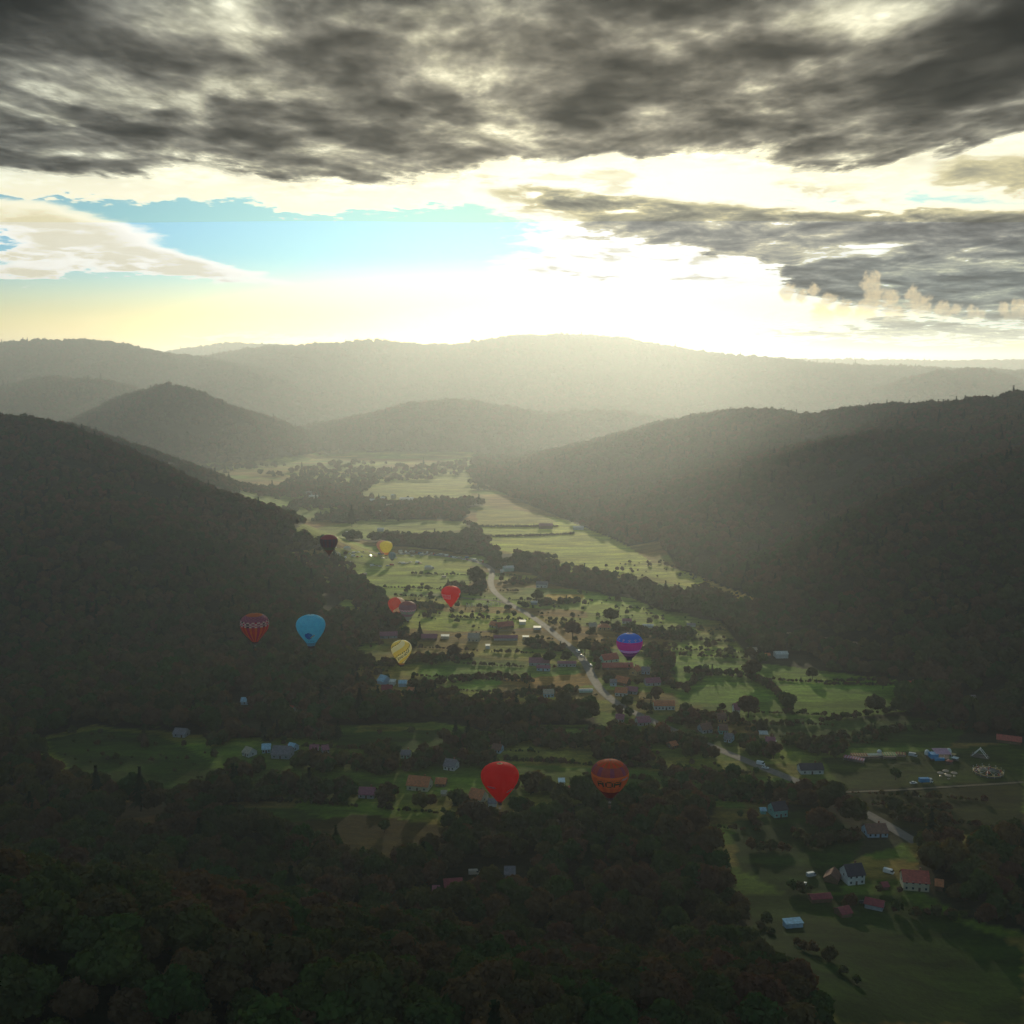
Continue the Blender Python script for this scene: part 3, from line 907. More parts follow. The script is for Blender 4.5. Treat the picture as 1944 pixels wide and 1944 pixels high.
# cull trees that stand on slopes turned away behind ridges: keep only what the camera could nearly see
def visible(P, dz=14.0, n=60, lift=14.0):
    vis = np.ones(len(P), bool)
    gx, gy, gz = P[:, 0], P[:, 1], ground_z(P[:, 0], P[:, 1]) + dz
    for t in np.linspace(0.25, 0.985, n):
        x, y = gx * t, gy * t
        z = (CAM_Z + lift) * (1 - t) + gz * t
        vis &= (z + 5 > ground_z(x, y))
    return vis
vis = visible(pts)
pts = pts[vis]

# ------------------------------------------------------------------ single trees out in the fields (pixel of the foot, crown width in px)
random.seed(21)
SINGLE = [
    (905, 1112, 40, 'large round tree beside the road bend above the row of white posts', 0), (1001, 1075, 32, 'big round tree at the upper end of the river trees', 0),
    (1160, 1186, 34, 'large dark tree behind the orange roofed house', 0), (1087, 1212, 36, 'large dark tree just right of the road below the junction', 0),
    (1043, 1262, 30, 'dark tree with a rounded crown behind the purple red roofs', 0), (1075, 1258, 24, 'smaller dark tree left of the road by the purple red roofs', 0),
    (1020, 1258, 20, 'small dark tree at the left end of the purple red roofs', 0), (862, 1250, 30, 'round bush like tree alone in the meadow right of the striped balloon', 0),
    (797, 1212, 16, 'slim tree below the maroon and red balloon pair', 1), (1427, 1292, 44, 'broad dark bushy tree in the green field right of the village', 0),
    (1542, 1290, 26, 'small round tree in the middle of the right green field', 0), (1590, 1278, 20, 'small round tree near the upper edge of the right green field', 0),
    (1676, 1308, 26, 'upright tree at the right end of the green field', 0), (1496, 1348, 36, 'dark tall tree at the end of the hedge in the green field', 0),
    (1420, 1362, 46, 'dark spreading tree beside the white gabled house', 0), (1020, 1143, 26, 'round tree above the orange strip field', 0),
    (1110, 1242, 30, 'tree between the road and the star spangled balloon', 0), (1270, 1270, 28, 'dark tree at the edge of the village right of the star spangled balloon', 0),
    (1245, 1330, 30, 'dark tree behind the long white farm building', 0), (1190, 1345, 28, 'dark tree below the village where the road bends', 0),
    (268, 1540, 44, 'dark pointed conifer at the lower edge of the left field', 1), (345, 1530, 46, 'rounded russet tree at the lower right of the left field', 0),
    (185, 1530, 40, 'dark conifer beside the lower left corner of the left field', 1), (1565, 1360, 12, 'tiny bush in the right green field', 0),
    (1390, 1480, 34, 'dark tree in the meadow left of the lower road', 0), (1468, 1440, 36, 'dark tree by the road beside the white vans', 0),
    (730, 1580, 26, 'small tree alone on the brown field', 0), (1318, 1660, 44, 'pale yellowish round tree standing out of the dark foreground wood', 0),
    (945, 1408, 26, 'tree beside the small pale house above the red balloon', 0), (1555, 1585, 60, 'great dark tree between the teal house and the long low house', 0),
    (1700, 1480, 24, 'dark tree between the fairground rows', 0), (870, 1215, 14, 'little tree left of the cream house', 0), (668, 1000, 20, 'tall pointed tree in the mist above the festival field', 1),
    (600, 965, 14, 'tall dark pointed tree in the mist by the far white barn', 1),
]
for px, py, wpx, lab, con in SINGLE:
    x, y, z = hit(px, py)
    rad = 0.5 * wpx * y / FPX * (1.15 if con else 1.0) * 0.97
    tree(x, y, rad, lab, None, bool(con), squash=(1.0 if con else 0.92))

# ------------------------------------------------------------------ hedges and tree rows along the fields
HEDGES = [  # line over the photograph, spread in px, size range m, density
    ([(330, 1370), (640, 1350), (760, 1345), (840, 1350), (900, 1362), (1000, 1362), (1110, 1358)], 34, (3.5, 6.5), 1.3),
    ([(900, 1330), (1000, 1318), (1130, 1310)], 10, (1.5, 3.0), 1.0), ([(800, 1300), (930, 1285), (1010, 1292)], 8, (1.4, 3.0), 1.0),
    ([(640, 1290), (720, 1300), (790, 1320), (860, 1330)], 22, (2.5, 5.0), 1.2), ([(660, 1250), (720, 1265), (800, 1255), (900, 1250)], 12, (1.6, 3.2), 0.9),
    ([(690, 1170), (760, 1180), (735, 1210), (800, 1220)], 20, (2.0, 4.5), 0.8), ([(1000, 1225), (1060, 1235), (1100, 1225)], 12, (2, 4.2), 0.9),
    ([(640, 1120), (680, 1135), (720, 1150)], 16, (2.0, 4.5), 1.0), ([(700, 1145), (800, 1150), (840, 1155)], 8, (1.4, 2.6), 0.9), ([(960, 1155), (1010, 1150), (1100, 1142)], 8, (1.6, 3.0), 0.9),
    ([(850, 1115), (900, 1125), (930, 1105)], 14, (2, 4), 0.9), ([(960, 1110), (1040, 1100), (1100, 1112)], 6, (1.4, 2.6), 0.8),
    ([(1120, 1200), (1200, 1195), (1260, 1210), (1320, 1205)], 14, (2, 4.2), 0.9), ([(1140, 1240), (1150, 1290), (1240, 1290), (1270, 1260), (1230, 1240)], 26, (2, 4.6), 1.0),
    ([(1160, 1330), (1240, 1360), (1340, 1370), (1400, 1360)], 26, (2.2, 4.8), 1.1), ([(1250, 1300), (1300, 1310), (1340, 1280)], 12, (1.5, 3.2), 0.6),
    ([(1300, 1275), (1420, 1285), (1470, 1310), (1500, 1350)], 8, (1.8, 3.6), 1.0), ([(1560, 1370), (1700, 1350), (1850, 1362)], 5, (1.2, 2.4), 0.8),
    ([(1120, 1400), (1240, 1400), (1320, 1420), (1450, 1430)], 34, (2.4, 5.2), 1.2), ([(850, 1420), (1000, 1400), (1120, 1420), (1230, 1440)], 36, (2.6, 5.6), 1.3),
    ([(430, 1470), (560, 1450), (700, 1460), (860, 1450)], 30, (2.6, 5.6), 1.1), ([(430, 1500), (600, 1510), (760, 1520), (900, 1530)], 30, (2.8, 6.0), 1.2),
    ([(400, 1420), (450, 1400), (640, 1400)], 16, (2.2, 4.6), 1.0), ([(700, 1430), (860, 1440), (960, 1470)], 20, (2.2, 4.8), 1.0),
    ([(960, 1500), (1080, 1500), (1200, 1510), (1380, 1510), (1550, 1515)], 22, (2.6, 5.6), 1.2), ([(1240, 1465), (1330, 1480), (1480, 1500)], 14, (1.8, 4.0), 0.9),
    ([(1450, 1400), (1560, 1425), (1600, 1430)], 22, (2.2, 5.0), 1.2), ([(1560, 1410), (1650, 1395), (1760, 1385), (1850, 1380)], 8, (1.5, 3.4), 1.0),
    ([(1400, 1555), (1470, 1570), (1540, 1600)], 20, (2, 4.4), 0.8), ([(1400, 1610), (1500, 1620), (1640, 1590)], 14, (1.8, 4.2), 0.8), ([(1640, 1560), (1720, 1550), (1790, 1570), (1760, 1610)], 20, (2.4, 5.4), 1.0),
    ([(1500, 1690), (1600, 1700), (1680, 1690), (1780, 1700)], 10, (1.4, 3.2), 0.9), ([(1560, 1720), (1680, 1730), (1800, 1740), (1900, 1750)], 14, (1.6, 3.6), 0.8),
    ([(1440, 1760), (1520, 1800), (1620, 1860)], 30, (1.6, 3.4), 0.25), ([(560, 960), (640, 950), (720, 965), (860, 960)], 22, (3, 5.5), 0.9), ([(460, 925), (560, 930), (640, 935), (690, 930)], 24, (3.5, 6.5), 1.0),
    ([(600, 985), (700, 985), (860, 975)], 10, (3, 5), 0.8), ([(900, 1000), (1060, 1000)], 1.5, (1.0, 1.8), 1.2), ([(910, 1019), (1000, 1018), (1090, 1014)], 1.5, (1.0, 1.8), 1.2),
    ([(600, 1070), (640, 1090), (690, 1130), (720, 1170), (700, 1215)], 30, (2.6, 5.4), 1.0), ([(560, 1060), (600, 1075), (620, 1095)], 12, (2.5, 5), 1.0),
    ([(1560, 1300), (1700, 1300)], 2, (0.8, 1.6), 0.9), ([(1440, 1290), (1560, 1296), (1690, 1285)], 2, (0.8, 1.6), 0.7), ([(420, 1545), (520, 1575), (640, 1612)], 12, (2, 4.4), 1.0),
    ([(640, 1640), (760, 1655), (860, 1640)], 16, (2.6, 5.2), 1.0), ([(840, 1690), (900, 1700), (1000, 1690)], 20, (2.6, 5.0), 1.0),
]
hp = []
hr = np.random.default_rng(5)
for line, spread, (r0, r1), dens in HEDGES:
    for (a, b) in zip(line[:-1], line[1:]):
        w0 = np.array(hit(*a)); w1 = np.array(hit(*b))
        L = np.linalg.norm((w1 - w0)[:2])
        wid_m = spread * w0[1] / FPX * 1.0
        # depth of the belt on the ground: a belt of `spread` px is foreshortened
        dep_m = spread * (w0[1] ** 2) / (FPX * CAM_Z) * 0.5
        area = L * max(2 * dep_m, 2.5)
        n = int(area / ((r0 + r1) * 0.5) ** 2 * 0.42 * dens) + int(L / (r1 * 1.6) * dens)
        t = hr.random(n)
        x = w0[0] + (w1[0] - w0[0]) * t + hr.normal(size=n) * wid_m * 0.25
        y = w0[1] + (w1[1] - w0[1]) * t + hr.normal(size=n) * dep_m * 0.55
        rd = r0 + (r1 - r0) * hr.random(n) ** 1.5
        hp.append(np.stack([x, y, rd, (hr.random(n) < 0.04).astype(float)], 1))
hp = np.concatenate(hp)
# loose bushes over the valley floor
bx = hr.uniform(-900, 900, 9000); by = 480 + 900 * hr.random(9000) ** 1.2
kk = (np.abs(bx) < 0.5 * by) & ~is_forest(bx, by) & (fbm2(bx, by, 120, 3, 63) > 0.14)
hp = np.concatenate([hp, np.stack([bx[kk], by[kk], 0.8 + 2.6 * hr.random(kk.sum()) ** 2.2, np.zeros(kk.sum())], 1)])

fx = hr.uniform(-1300, 500, 6000); fy = hr.uniform(2150, 3500, 6000)
kk = ~is_forest(fx, fy) & (fbm2(fx, fy, 190, 4, 83) > 0.02) & (np.abs(fx) < 0.52 * fy) & (ground_z(fx, fy) < 22)
hp = np.concatenate([hp, np.stack([fx[kk], fy[kk], 3.5 + 3.5 * hr.random(kk.sum()), (hr.random(kk.sum()) < 0.05).astype(float)], 1)])

# thin hedge lines between the strip fields
hl = []
yy0 = 560.0
while yy0 < 1650:
    for q in range(2):
        xc, ln = hr.uniform(-0.33, 0.42) * yy0, hr.uniform(50, 210)
        n = int(ln / 1.7)
        x = xc + np.linspace(-0.5, 0.5, n) * ln + hr.normal(size=n) * 0.8
        y = yy0 - 0.16 * (x - xc) + hr.normal(size=n) * 0.5 + fbm2(x, x * 0 + yy0, 60, 2, 12) * 4
        kk = hr.random(n) < hr.uniform(0.85, 1.0)
        hl.append(np.stack([x, y, 0.7 + 1.6 * hr.random(n) ** 3, np.zeros(n)], 1)[kk])
    yy0 += hr.uniform(20, 44) * (yy0 / 900)
hl = np.concatenate(hl)
hl = hl[~is_forest(hl[:, 0], hl[:, 1]) & ~((hl[:, 0] > 60) & (hl[:, 1] > 1250)) & ~((hl[:, 0] < -120) & (hl[:, 1] > 1250))]
hp = np.concatenate([hp, hl])

# ------------------------------------------------------------------ places to keep free of bushes
KEEP = []          # (x, y, radius)
def keep(x, y, r):
    KEEP.append((x, y, r))

# ------------------------------------------------------------------ road
def road_material():
    m = mat('road_surface', (0.20, 0.165, 0.135), 0.85, scale=0.25, var=0.15, col2=(0.13, 0.11, 0.095))
    return m
def ribbon(name, line, width, material, lift=0.18, label=None, seg=6.0):
    W = np.array([hit(*p)[:2] for p in line])
    d = np.r_[0, np.cumsum(np.linalg.norm(np.diff(W, axis=0), axis=1))]
    n = max(8, int(d[-1] / seg))
    t = np.linspace(0, d[-1], n)
    x, y = np.interp(t, d, W[:, 0]), np.interp(t, d, W[:, 1])
    for _ in range(14):    # smooth the corners
        x[1:-1] = (x[:-2] + 2 * x[1:-1] + x[2:]) / 4; y[1:-1] = (y[:-2] + 2 * y[1:-1] + y[2:]) / 4
    tx, ty = np.gradient(x), np.gradient(y)
    l = np.hypot(tx, ty); nx_, ny_ = -ty / l, tx / l
    cols = []
    ks = (-0.5, -0.25, 0, 0.25, 0.5)
    for k in ks:
        X, Y = x + nx_ * k * width, y + ny_ * k * width
        cols.append(np.stack([X, Y, ground_z(X, Y) + lift], 1))
    Vv = np.stack(cols, 1).reshape(-1, 3)
    m_ = len(ks)
    F = [(i * m_ + j + 1, i * m_ + j, (i + 1) * m_ + j, (i + 1) * m_ + j + 1) for i in range(n - 1) for j in range(m_ - 1)]
    F = [tuple(reversed(f)) for f in F]
    o = obj(name, np_mesh(name, Vv, np.array(F), [material], None, True))
    tag(o, label, kind='structure')
    for X, Y in zip(x[::2], y[::2]):
        keep(X, Y, width * 0.5 + 2.5)
    return x, y
ROADM = road_material()
PATHM = mat('dirt_track', (0.19, 0.145, 0.095), 0.95, scale=0.4)
ROAD = [(700, 1047), (800, 1052), (880, 1060), (925, 1072), (936, 1085), (930, 1105), (938, 1125), (968, 1148), (1002, 1165), (1035, 1188), (1062, 1212), (1092, 1235), (1112, 1258), (1124, 1285), (1140, 1312), (1170, 1338),
        (1215, 1358), (1262, 1380), (1310, 1400), (1370, 1425), (1430, 1450), (1490, 1475), (1560, 1503), (1640, 1540), (1740, 1600)]
rx_, ry_ = ribbon('road', ROAD, 7.2, ROADM, label='pale country road winding down the valley through the village')
ribbon('path', [(1560, 1505), (1650, 1503), (1760, 1497), (1944, 1485)], 2.2, PATHM, label='narrow track leading right past the fairground')
ribbon('path', [(808, 1128), (860, 1132), (905, 1140), (940, 1137), (966, 1147)], 5.0, PATHM, 0.12, label='pale dirt track leading left off the road to the posts')
ribbon('path', [(1400, 1192), (1480, 1198), (1560, 1212), (1700, 1236)], 3.4, PATHM, label='grass track along the foot of the right wood')
ribbon('path', [(1040, 1190), (980, 1196), (900, 1200), (850, 1210)], 2.4, PATHM, 0.12, label='track from the road to the cream house')

# ------------------------------------------------------------------ buildings
WALLM = {
    'white': mat('plaster_white', (0.62, 0.62, 0.60), 0.85, scale=0.8, var=0.1), 'cream': mat('plaster_cream', (0.55, 0.48, 0.34), 0.85, scale=0.8, var=0.1),
    'teal': mat('plaster_teal', (0.20, 0.46, 0.42), 0.85, scale=0.8, var=0.1), 'blue': mat('plaster_blue', (0.42, 0.54, 0.66), 0.85, scale=0.8, var=0.1),
    'grey': mat('plaster_grey', (0.36, 0.37, 0.40), 0.9, scale=0.8), 'ochre': mat('plaster_ochre', (0.52, 0.36, 0.16), 0.9, scale=0.8), 'brown': mat('wood_wall', (0.20, 0.12, 0.07), 0.9, scale=0.8),
    'mint': mat('plaster_mint', (0.44, 0.60, 0.50), 0.85, scale=0.8, var=0.1)}
def tile_roof(name, col, metal=False):
    if name in MAT: return MAT[name]
    m = bpy.data.materials.new(name); m.use_nodes = True
    t = NT(m.node_tree)
    tcn = t.n('ShaderNodeTexCoord')
    x, y, z = t.sep(tcn.outputs['Object'])
    n = t.noise(tcn.outputs['Object'], 0.9, 4, 0.65)
    wv = t.m('SINE', x * (14.0 if metal else 20.0)) * 0.5 + 0.5
    c = t.mix(t.lin(n, 0.3, 0.7), tuple(k * 0.62 for k in col), tuple(min(1, k * 1.2) for k in col))
    c = t.scale(c, wv * 0.25 + 0.85)
    bs = t.n('ShaderNodeBsdfPrincipled')
    t.link(c, bs.inputs['Base Color'])
    bs.inputs['Roughness'].default_value = 0.62 if metal else 0.85
    bs.inputs['Metallic'].default_value = 0.45 if metal else 0.0
    bn = t.n('ShaderNodeBump'); bn.inputs['Strength'].default_value = 0.5; bn.inputs['Distance'].default_value = 0.06
    t.link(wv, bn.inputs['Height']); t.t.links.new(bn.outputs[0], bs.inputs['Normal'])
    out = t.n('ShaderNodeOutputMaterial'); t.t.links.new(bs.outputs[0], out.inputs[0])
    MAT[name] = m
    return m
ROOFM = {
    'orange': tile_roof('tiles_orange', (0.60, 0.20, 0.08)), 'red': tile_roof('tiles_red', (0.48, 0.10, 0.07)), 'dark': tile_roof('tiles_dark', (0.06, 0.045, 0.06)), 'brown': tile_roof('tiles_brown', (0.24, 0.11, 0.07)),
    'purple': tile_roof('tiles_purple', (0.34, 0.11, 0.15)), 'grey': tile_roof('tiles_grey', (0.22, 0.19, 0.20)), 'metal': tile_roof('sheet_metal', (0.66, 0.66, 0.62), True), 'blue': tile_roof('sheet_blue', (0.36, 0.56, 0.68), False),
    'pale': tile_roof('tiles_pale', (0.46, 0.38, 0.28)), 'maroon': tile_roof('tiles_maroon', (0.30, 0.05, 0.06))}
GLASS = mat('window_glass', (0.03, 0.04, 0.05), 0.15, spec=0.6, var=0.1)
FRAME = mat('window_frame', (0.45, 0.43, 0.40), 0.7)
DOORM = mat('door_wood', (0.14, 0.08, 0.05), 0.7)
CHIM = mat('chimney_brick', (0.26, 0.12, 0.08), 0.9, scale=3)
WINMESH = {}
def window_meshes():
    if not WINMESH:
        a = MB(); a.box((0, 0.0, 0), (1.1, 0.10, 0.10 + 1.2)); WINMESH['frame'] = a.mesh('window', FRAME)
        g = MB(); g.box((0, -0.07, 0), (0.86, 0.05, 1.02)); WINMESH['glass'] = g.mesh('pane', GLASS)
        d = MB(); d.box((0, 0, 1.0), (1.0, 0.14, 2.0)); WINMESH['door'] = d.mesh('door', DOORM)
        c = MB(); c.box((0, 0, 0), (0.7, 0.7, 1.8)); c.box((0, 0, 1.0), (0.86, 0.86, 0.18)); WINMESH['chimney'] = c.mesh('chimney', CHIM)
    return WINMESH

def house(px, py, wpx, D, wh, rh, rot, wall, roof, label, name='house', cat='house', nwin=3, style='gable', chimney=True, group=None, L=None, door=True):
    """px,py: foot of the building in the photograph; wpx its width there"""
    x, y, z = hit(px, py)
    ang = R(rot)
    L = L or wpx * y / FPX / max(abs(math.cos(ang)) + abs(math.sin(ang)) * D / 30, 0.5)
    y += D * 0.5
    x = x * (y / (y - D * 0.5))
    z = float(min(ground_z(x, y), ground_z(x + L / 2, y), ground_z(x - L / 2, y))) - 0.15
    root = empty(name, (x, y, z), ang)
    tag(root, label, cat, group)
    hl, hd = L / 2, D / 2
    wm, rm = WALLM[wall], ROOFM[roof]
    b = MB()
    b.box((0, 0, wh / 2), (L, D, wh))
    if style == 'gable':
        g = 0.12
        b.face([(-hl, -hd, wh), (-hl, 0, wh + rh - g), (-hl, hd, wh)]); b.face([(hl, hd, wh), (hl, 0, wh + rh - g), (hl, -hd, wh)])
    b.box((0, 0, -0.6), (L + 0.2, D + 0.2, 1.3), 1)
    b.build('wall', [wm, WALLM['grey']], root)
    ov = 0.45
    r = MB()
    th = 0.16
    if style == 'gable':
        k = rh / hd
        for sgn in (-1, 1):
            e = (hd + ov) * sgn
            ze = wh - ov * k
            xa, xb = -hl - ov, hl + ov
            top = [(xa, e, ze + 0.06), (xb, e, ze + 0.06), (xb, 0, wh + rh + 0.06), (xa, 0, wh + rh + 0.06)]
            bot = [(p[0], p[1], p[2] - th) for p in top]
            if sgn > 0: top, bot = top[::-1], bot[::-1]
            r.face(top); r.face(bot[::-1])
            for i in range(4):
                j = (i + 1) % 4
                r.face([top[i], bot[i], bot[j], top[j]])
        r.box((0, 0, wh + rh + 0.07), (L + 2 * ov, 0.28, 0.12))
    elif style == 'hip':
        xr = max(hl - hd * 0.9, 0.3)
        A = [(-hl - ov, -hd - ov, wh), (hl + ov, -hd - ov, wh), (hl + ov, hd + ov, wh), (-hl - ov, hd + ov, wh)]
        P, Q = (-xr, 0, wh + rh), (xr, 0, wh + rh)
        r.face([A[0], A[1], Q, P]); r.face([A[2], A[3], P, Q]); r.face([A[1], A[2], Q]); r.face([A[3], A[0], P])
        r.box((0, 0, wh - 0.05), (L + 2 * ov, D + 2 * ov, 0.14))
    else:      # low single slope, sheds and flat roofs
        A = [(-hl - .3, -hd - .3, wh + 0.12), (hl + .3, -hd - .3, wh + 0.12), (hl + .3, hd + .3, wh + rh + 0.12), (-hl - .3, hd + .3, wh + rh + 0.12)]
        Bt = [(p[0], p[1], p[2] - 0.18) for p in A]
        r.face(A); r.face(Bt[::-1])
        for i in range(4):
            j = (i + 1) % 4
            r.face([A[i], Bt[i], Bt[j], A[j]])
        r.face([(-hl, -hd, wh), (-hl, hd, wh + rh - .06), (-hl, hd, wh)]); r.face([(hl, -hd, wh), (hl, hd, wh), (hl, hd, wh + rh - .06)])
    ro = r.build('roof', [rm], root)
    wmz = window_meshes()
    if chimney:
        c = obj('chimney', wmz['chimney'], ro, (hl * 0.45, 0.25 * hd, wh + rh * 0.82 + 0.5))
    if nwin:
        for i in range(nwin):
            wx = -hl + L * (i + 0.5) / nwin
            for row in range(2 if wh > 4.6 else 1):
                zc = 1.55 + row * 2.7
                if door and row == 0 and i == nwin // 2 and nwin > 1:
                    obj('door', wmz['door'], root, (wx, -hd - 0.05, 0.1))
                    continue
                f = obj('window', wmz['frame'], root, (wx, -hd - 0.04, zc))
                obj('pane', wmz['glass'], f, (0, -0.02, 0))
        for s in (-1, 1):
            if D > 5:
                f = obj('window', wmz['frame'], root, (s * (hl + 0.04), 0, wh * 0.55 if wh < 4.6 else wh * 0.75), (0, 0, s * math.pi / 2))
                obj('pane', wmz['glass'], f, (0, -0.02, 0))
    keep(x, y, max(L, D) * 0.5 + 1.0)
    for q in range(1, 9):      # keep the view of the front free
        keep(x * (1 - q * 1.6 / y), y - D * 0.5 - q * 1.6, L * 0.5 + 0.5)
    return root
H = house
# foreground, lower right
H(1617, 1680, 38, 8.5, 5.2, 3.8, 12, 'white', 'dark', 'white house with steep dark roof and three dark windows at the lower right', nwin=3)
H(1580, 1676, 22, 6.5, 2.6, 2.4, 62, 'brown', 'brown', 'low brown roofed barn leaning against the left side of the white house', name='barn', cat='barn', nwin=0, chimney=False)
H(1556, 1714, 42, 5, 2.4, 1.2, 8, 'brown', 'maroon', 'long low maroon roofed shed in front of the white house', name='shed', cat='shed', nwin=0, chimney=False)
H(1735, 1692, 52, 10, 4.8, 3.6, -10, 'cream', 'red', 'cream house with red roof and dormer right of the white house', nwin=4)
H(1782, 1692, 14, 5, 3.0, 2.0, -20, 'brown', 'orange', 'small reddish roofed lean-to at the right of the cream house', name='shed', cat='shed', nwin=0, chimney=False)
H(1678, 1690, 12, 4, 2.2, 1.2, 10, 'brown', 'maroon', 'tiny maroon roofed shed between the white house and the cream house', name='shed', cat='shed', nwin=0, chimney=False)
H(1660, 1728, 34, 6, 2.6, 1.6, -28, 'grey', 'maroon', 'dark hut with a maroon roof in front of the cream house', name='hut', cat='hut', nwin=0, chimney=False)
H(1600, 1742, 24, 6, 2.4, 1.8, 20, 'brown', 'maroon', 'low maroon roof among bushes below the white house', name='hut', cat='hut', nwin=0, chimney=False)
H(1505, 1762, 36, 4, 2.6, 0.5, 10, 'blue', 'blue', 'pale blue flat trailer shed alone in the lower right field', name='shed', cat='shed', nwin=0, style='shed', chimney=False)
H(1538, 1470, 46, 8, 3.2, 2.6, 3, 'white', 'dark', 'long white house with a dark roof beside the road left of the fairground')
H(1476, 1552, 30, 8, 4.6, 3.2, 14, 'teal', 'dark', 'teal green house with a dark roof among the trees', nwin=3)
H(1448, 1546, 10, 4, 2.4, 1.0, 0, 'teal', 'blue', 'small teal outbuilding left of the teal house', name='shed', cat='shed', nwin=0, chimney=False)
H(1660, 1590, 42, 9, 2.8, 3.2, 4, 'blue', 'brown', 'long low house with brown roof and pale wall half hidden by dark trees', nwin=4)
H(1729, 1310, 18, 7, 3.6, 2.8, -8, 'white', 'red', 'small white house with red roof at the edge of the right wood')
H(1845, 1336, 10, 5, 4.2, 1.6, 0, 'blue', 'grey', 'tiny pale building at the dark foot of the right hill', nwin=1, chimney=False)
H(1915, 1412, 44, 7, 2.4, 2.2, -24, 'brown', 'red', 'long reddish roofed barn at the right edge', name='barn', cat='barn', nwin=0, chimney=False)
H(1482, 1250, 24, 9, 4.0, 1.4, 3, 'white', 'metal', 'long white barn with pale roof below the right treeline', name='barn', cat='barn', nwin=0, chimney=False)
H(1428, 1238, 16, 6, 2.6, 1.0, 0, 'cream', 'pale', 'low pale shed left of the long white barn', name='shed', cat='shed', nwin=0, chimney=False)
H(1455, 1248, 12, 5, 2.2, 1.2, 0, 'brown', 'orange', 'tiny orange roof close to the long white barn', name='shed', cat='shed', nwin=0, chimney=False)
H(1397, 1358, 10, 10, 4.2, 3.2, 0, 'white', 'purple', 'white gabled house beside the spreading dark tree', nwin=1)
H(1449, 1402, 16, 6, 3.0, 0.5, -6, 'ochre', 'metal', 'shed with a brilliant flat metal roof right of the village end', name='shed', cat='shed', nwin=0, style='shed', chimney=False)
H(1462, 1416, 18, 7, 2.8, 2.4, -12, 'grey', 'purple', 'grey purple roofed house below the brilliant metal roof')
H(1260, 1348, 40, 8, 3.6, 2.6, 1, 'white', 'orange', 'long whitewashed farm building with orange and red roof below the village', nwin=6, chimney=False)
H(1338, 1392, 22, 8, 3.0, 3.0, 18, 'grey', 'brown', 'brown roofed house in the hedges right of the road below the village')
H(1372, 1394, 16, 7, 3.2, 2.6, 0, 'teal', 'brown', 'pale green walled house right of the brown roofed house')
H(1384, 1410, 14, 7, 3.0, 2.6, -30, 'blue', 'grey', 'small bluish gable end in the trees near the lower road', chimney=False)
H(1368, 1372, 18, 7, 3.0, 3.0, 10, 'ochre', 'brown', 'tan roofed house left of the white gabled house')
H(1220, 1378, 26, 8, 3.0, 2.8, 12, 'grey', 'purple', 'purple grey roof left of the road below the village')
H(1276, 1422, 14, 6, 2.6, 1.8, 30, 'brown', 'orange', 'small orange roof in the dark trees under the road', chimney=False, nwin=1)
H(1177, 1372, 16, 7, 3.0, 2.4, -10, 'grey', 'purple', 'dim purple roof left of the hedge by the road', chimney=False)
# village
H(1180, 1322, 24, 8, 3.2, 2.8, -14, 'white', 'orange', 'house with orange roof and white front wall beside the road bend')
H(1200, 1318, 22, 8, 2.8, 2.2, -14, 'grey', 'purple', 'grey purple roofed annex right of the orange roofed front house', chimney=False)
H(1182, 1302, 26, 8, 3.2, 3.4, -34, 'brown', 'orange', 'brown gabled house with orange edge in the middle of the village')
H(1164, 1303, 12, 6, 3.2, 2.0, 0, 'blue', 'grey', 'small bluish wall left of the brown gabled house', chimney=False, nwin=1)
H(1206, 1282, 16, 7, 4.2, 2.6, 60, 'ochre', 'orange', 'tan gabled house below the star spangled balloon')
H(1226, 1280, 16, 7, 3.0, 2.4, -10, 'blue', 'grey', 'pale blue house right of the tan gabled house')
H(1238, 1302, 30, 8, 3.0, 2.6, 10, 'grey', 'purple', 'wide grey purple roof at the right of the village')
H(1172, 1272, 60, 8, 2.8, 2.6, 2, 'brown', 'red', 'very long red tiled roof under the star spangled balloon', chimney=False)
H(1156, 1258, 34, 8, 3.2, 3.8, 26, 'mint', 'red', 'house with broad red gabled roof and mint wall left of the star spangled balloon')
H(1147, 1196, 24, 8, 2.6, 3.0, 0, 'ochre', 'orange', 'house with bright orange hipped roof above the road', style='hip', chimney=False)
H(1125, 1194, 14, 7, 3.0, 2.4, 0, 'cream', 'pale', 'pale pink roofed house left of the orange hipped roof', chimney=False)
H(1190, 1184, 18, 6, 2.8, 1.8, -6, 'white', 'purple', 'long house with whitish wall right of the big dark tree', chimney=False)
H(1230, 1192, 20, 5, 2.4, 0.8, -4, 'white', 'metal', 'low bright shed right of the village orchard', name='shed', cat='shed', nwin=0, chimney=False)
H(1312, 1190, 16, 5, 2.2, 1.0, -4, 'white', 'grey', 'low white shed at the far right meadow edge', name='shed', cat='shed', nwin=0, chimney=False)
H(1024, 1264, 40, 8, 3.2, 3.0, -6, 'grey', 'purple', 'house with wide purple red roof left of the road')
H(1032, 1274, 26, 6, 2.8, 1.4, -8, 'blue', 'purple', 'grey blue walled outhouse in front of the wide purple red roof', chimney=False)
H(1076, 1266, 36, 7, 3.2, 1.0, -2, 'grey', 'purple', 'long low grey farm building beside the road', name='barn', cat='barn', nwin=5, chimney=False)
H(1041, 1324, 20, 7, 3.4, 2.2, 4, 'blue', 'pale', 'pale blue house with a gold lit roof below the brown field')
H(1071, 1322, 20, 4, 2.0, 0.6, 4, 'white', 'metal', 'low white greenhouse right of the pale blue house', name='greenhouse', cat='greenhouse', nwin=0, chimney=False)
H(1112, 1315, 26, 4, 2.0, 0.6, 3, 'mint', 'metal', 'low greenish tunnel shed left of the road', name='greenhouse', cat='greenhouse', nwin=0, chimney=False)
H(958, 1194, 34, 8, 3.2, 3.2, 24, 'brown', 'red', 'red roofed farmhouse left of the upper road')
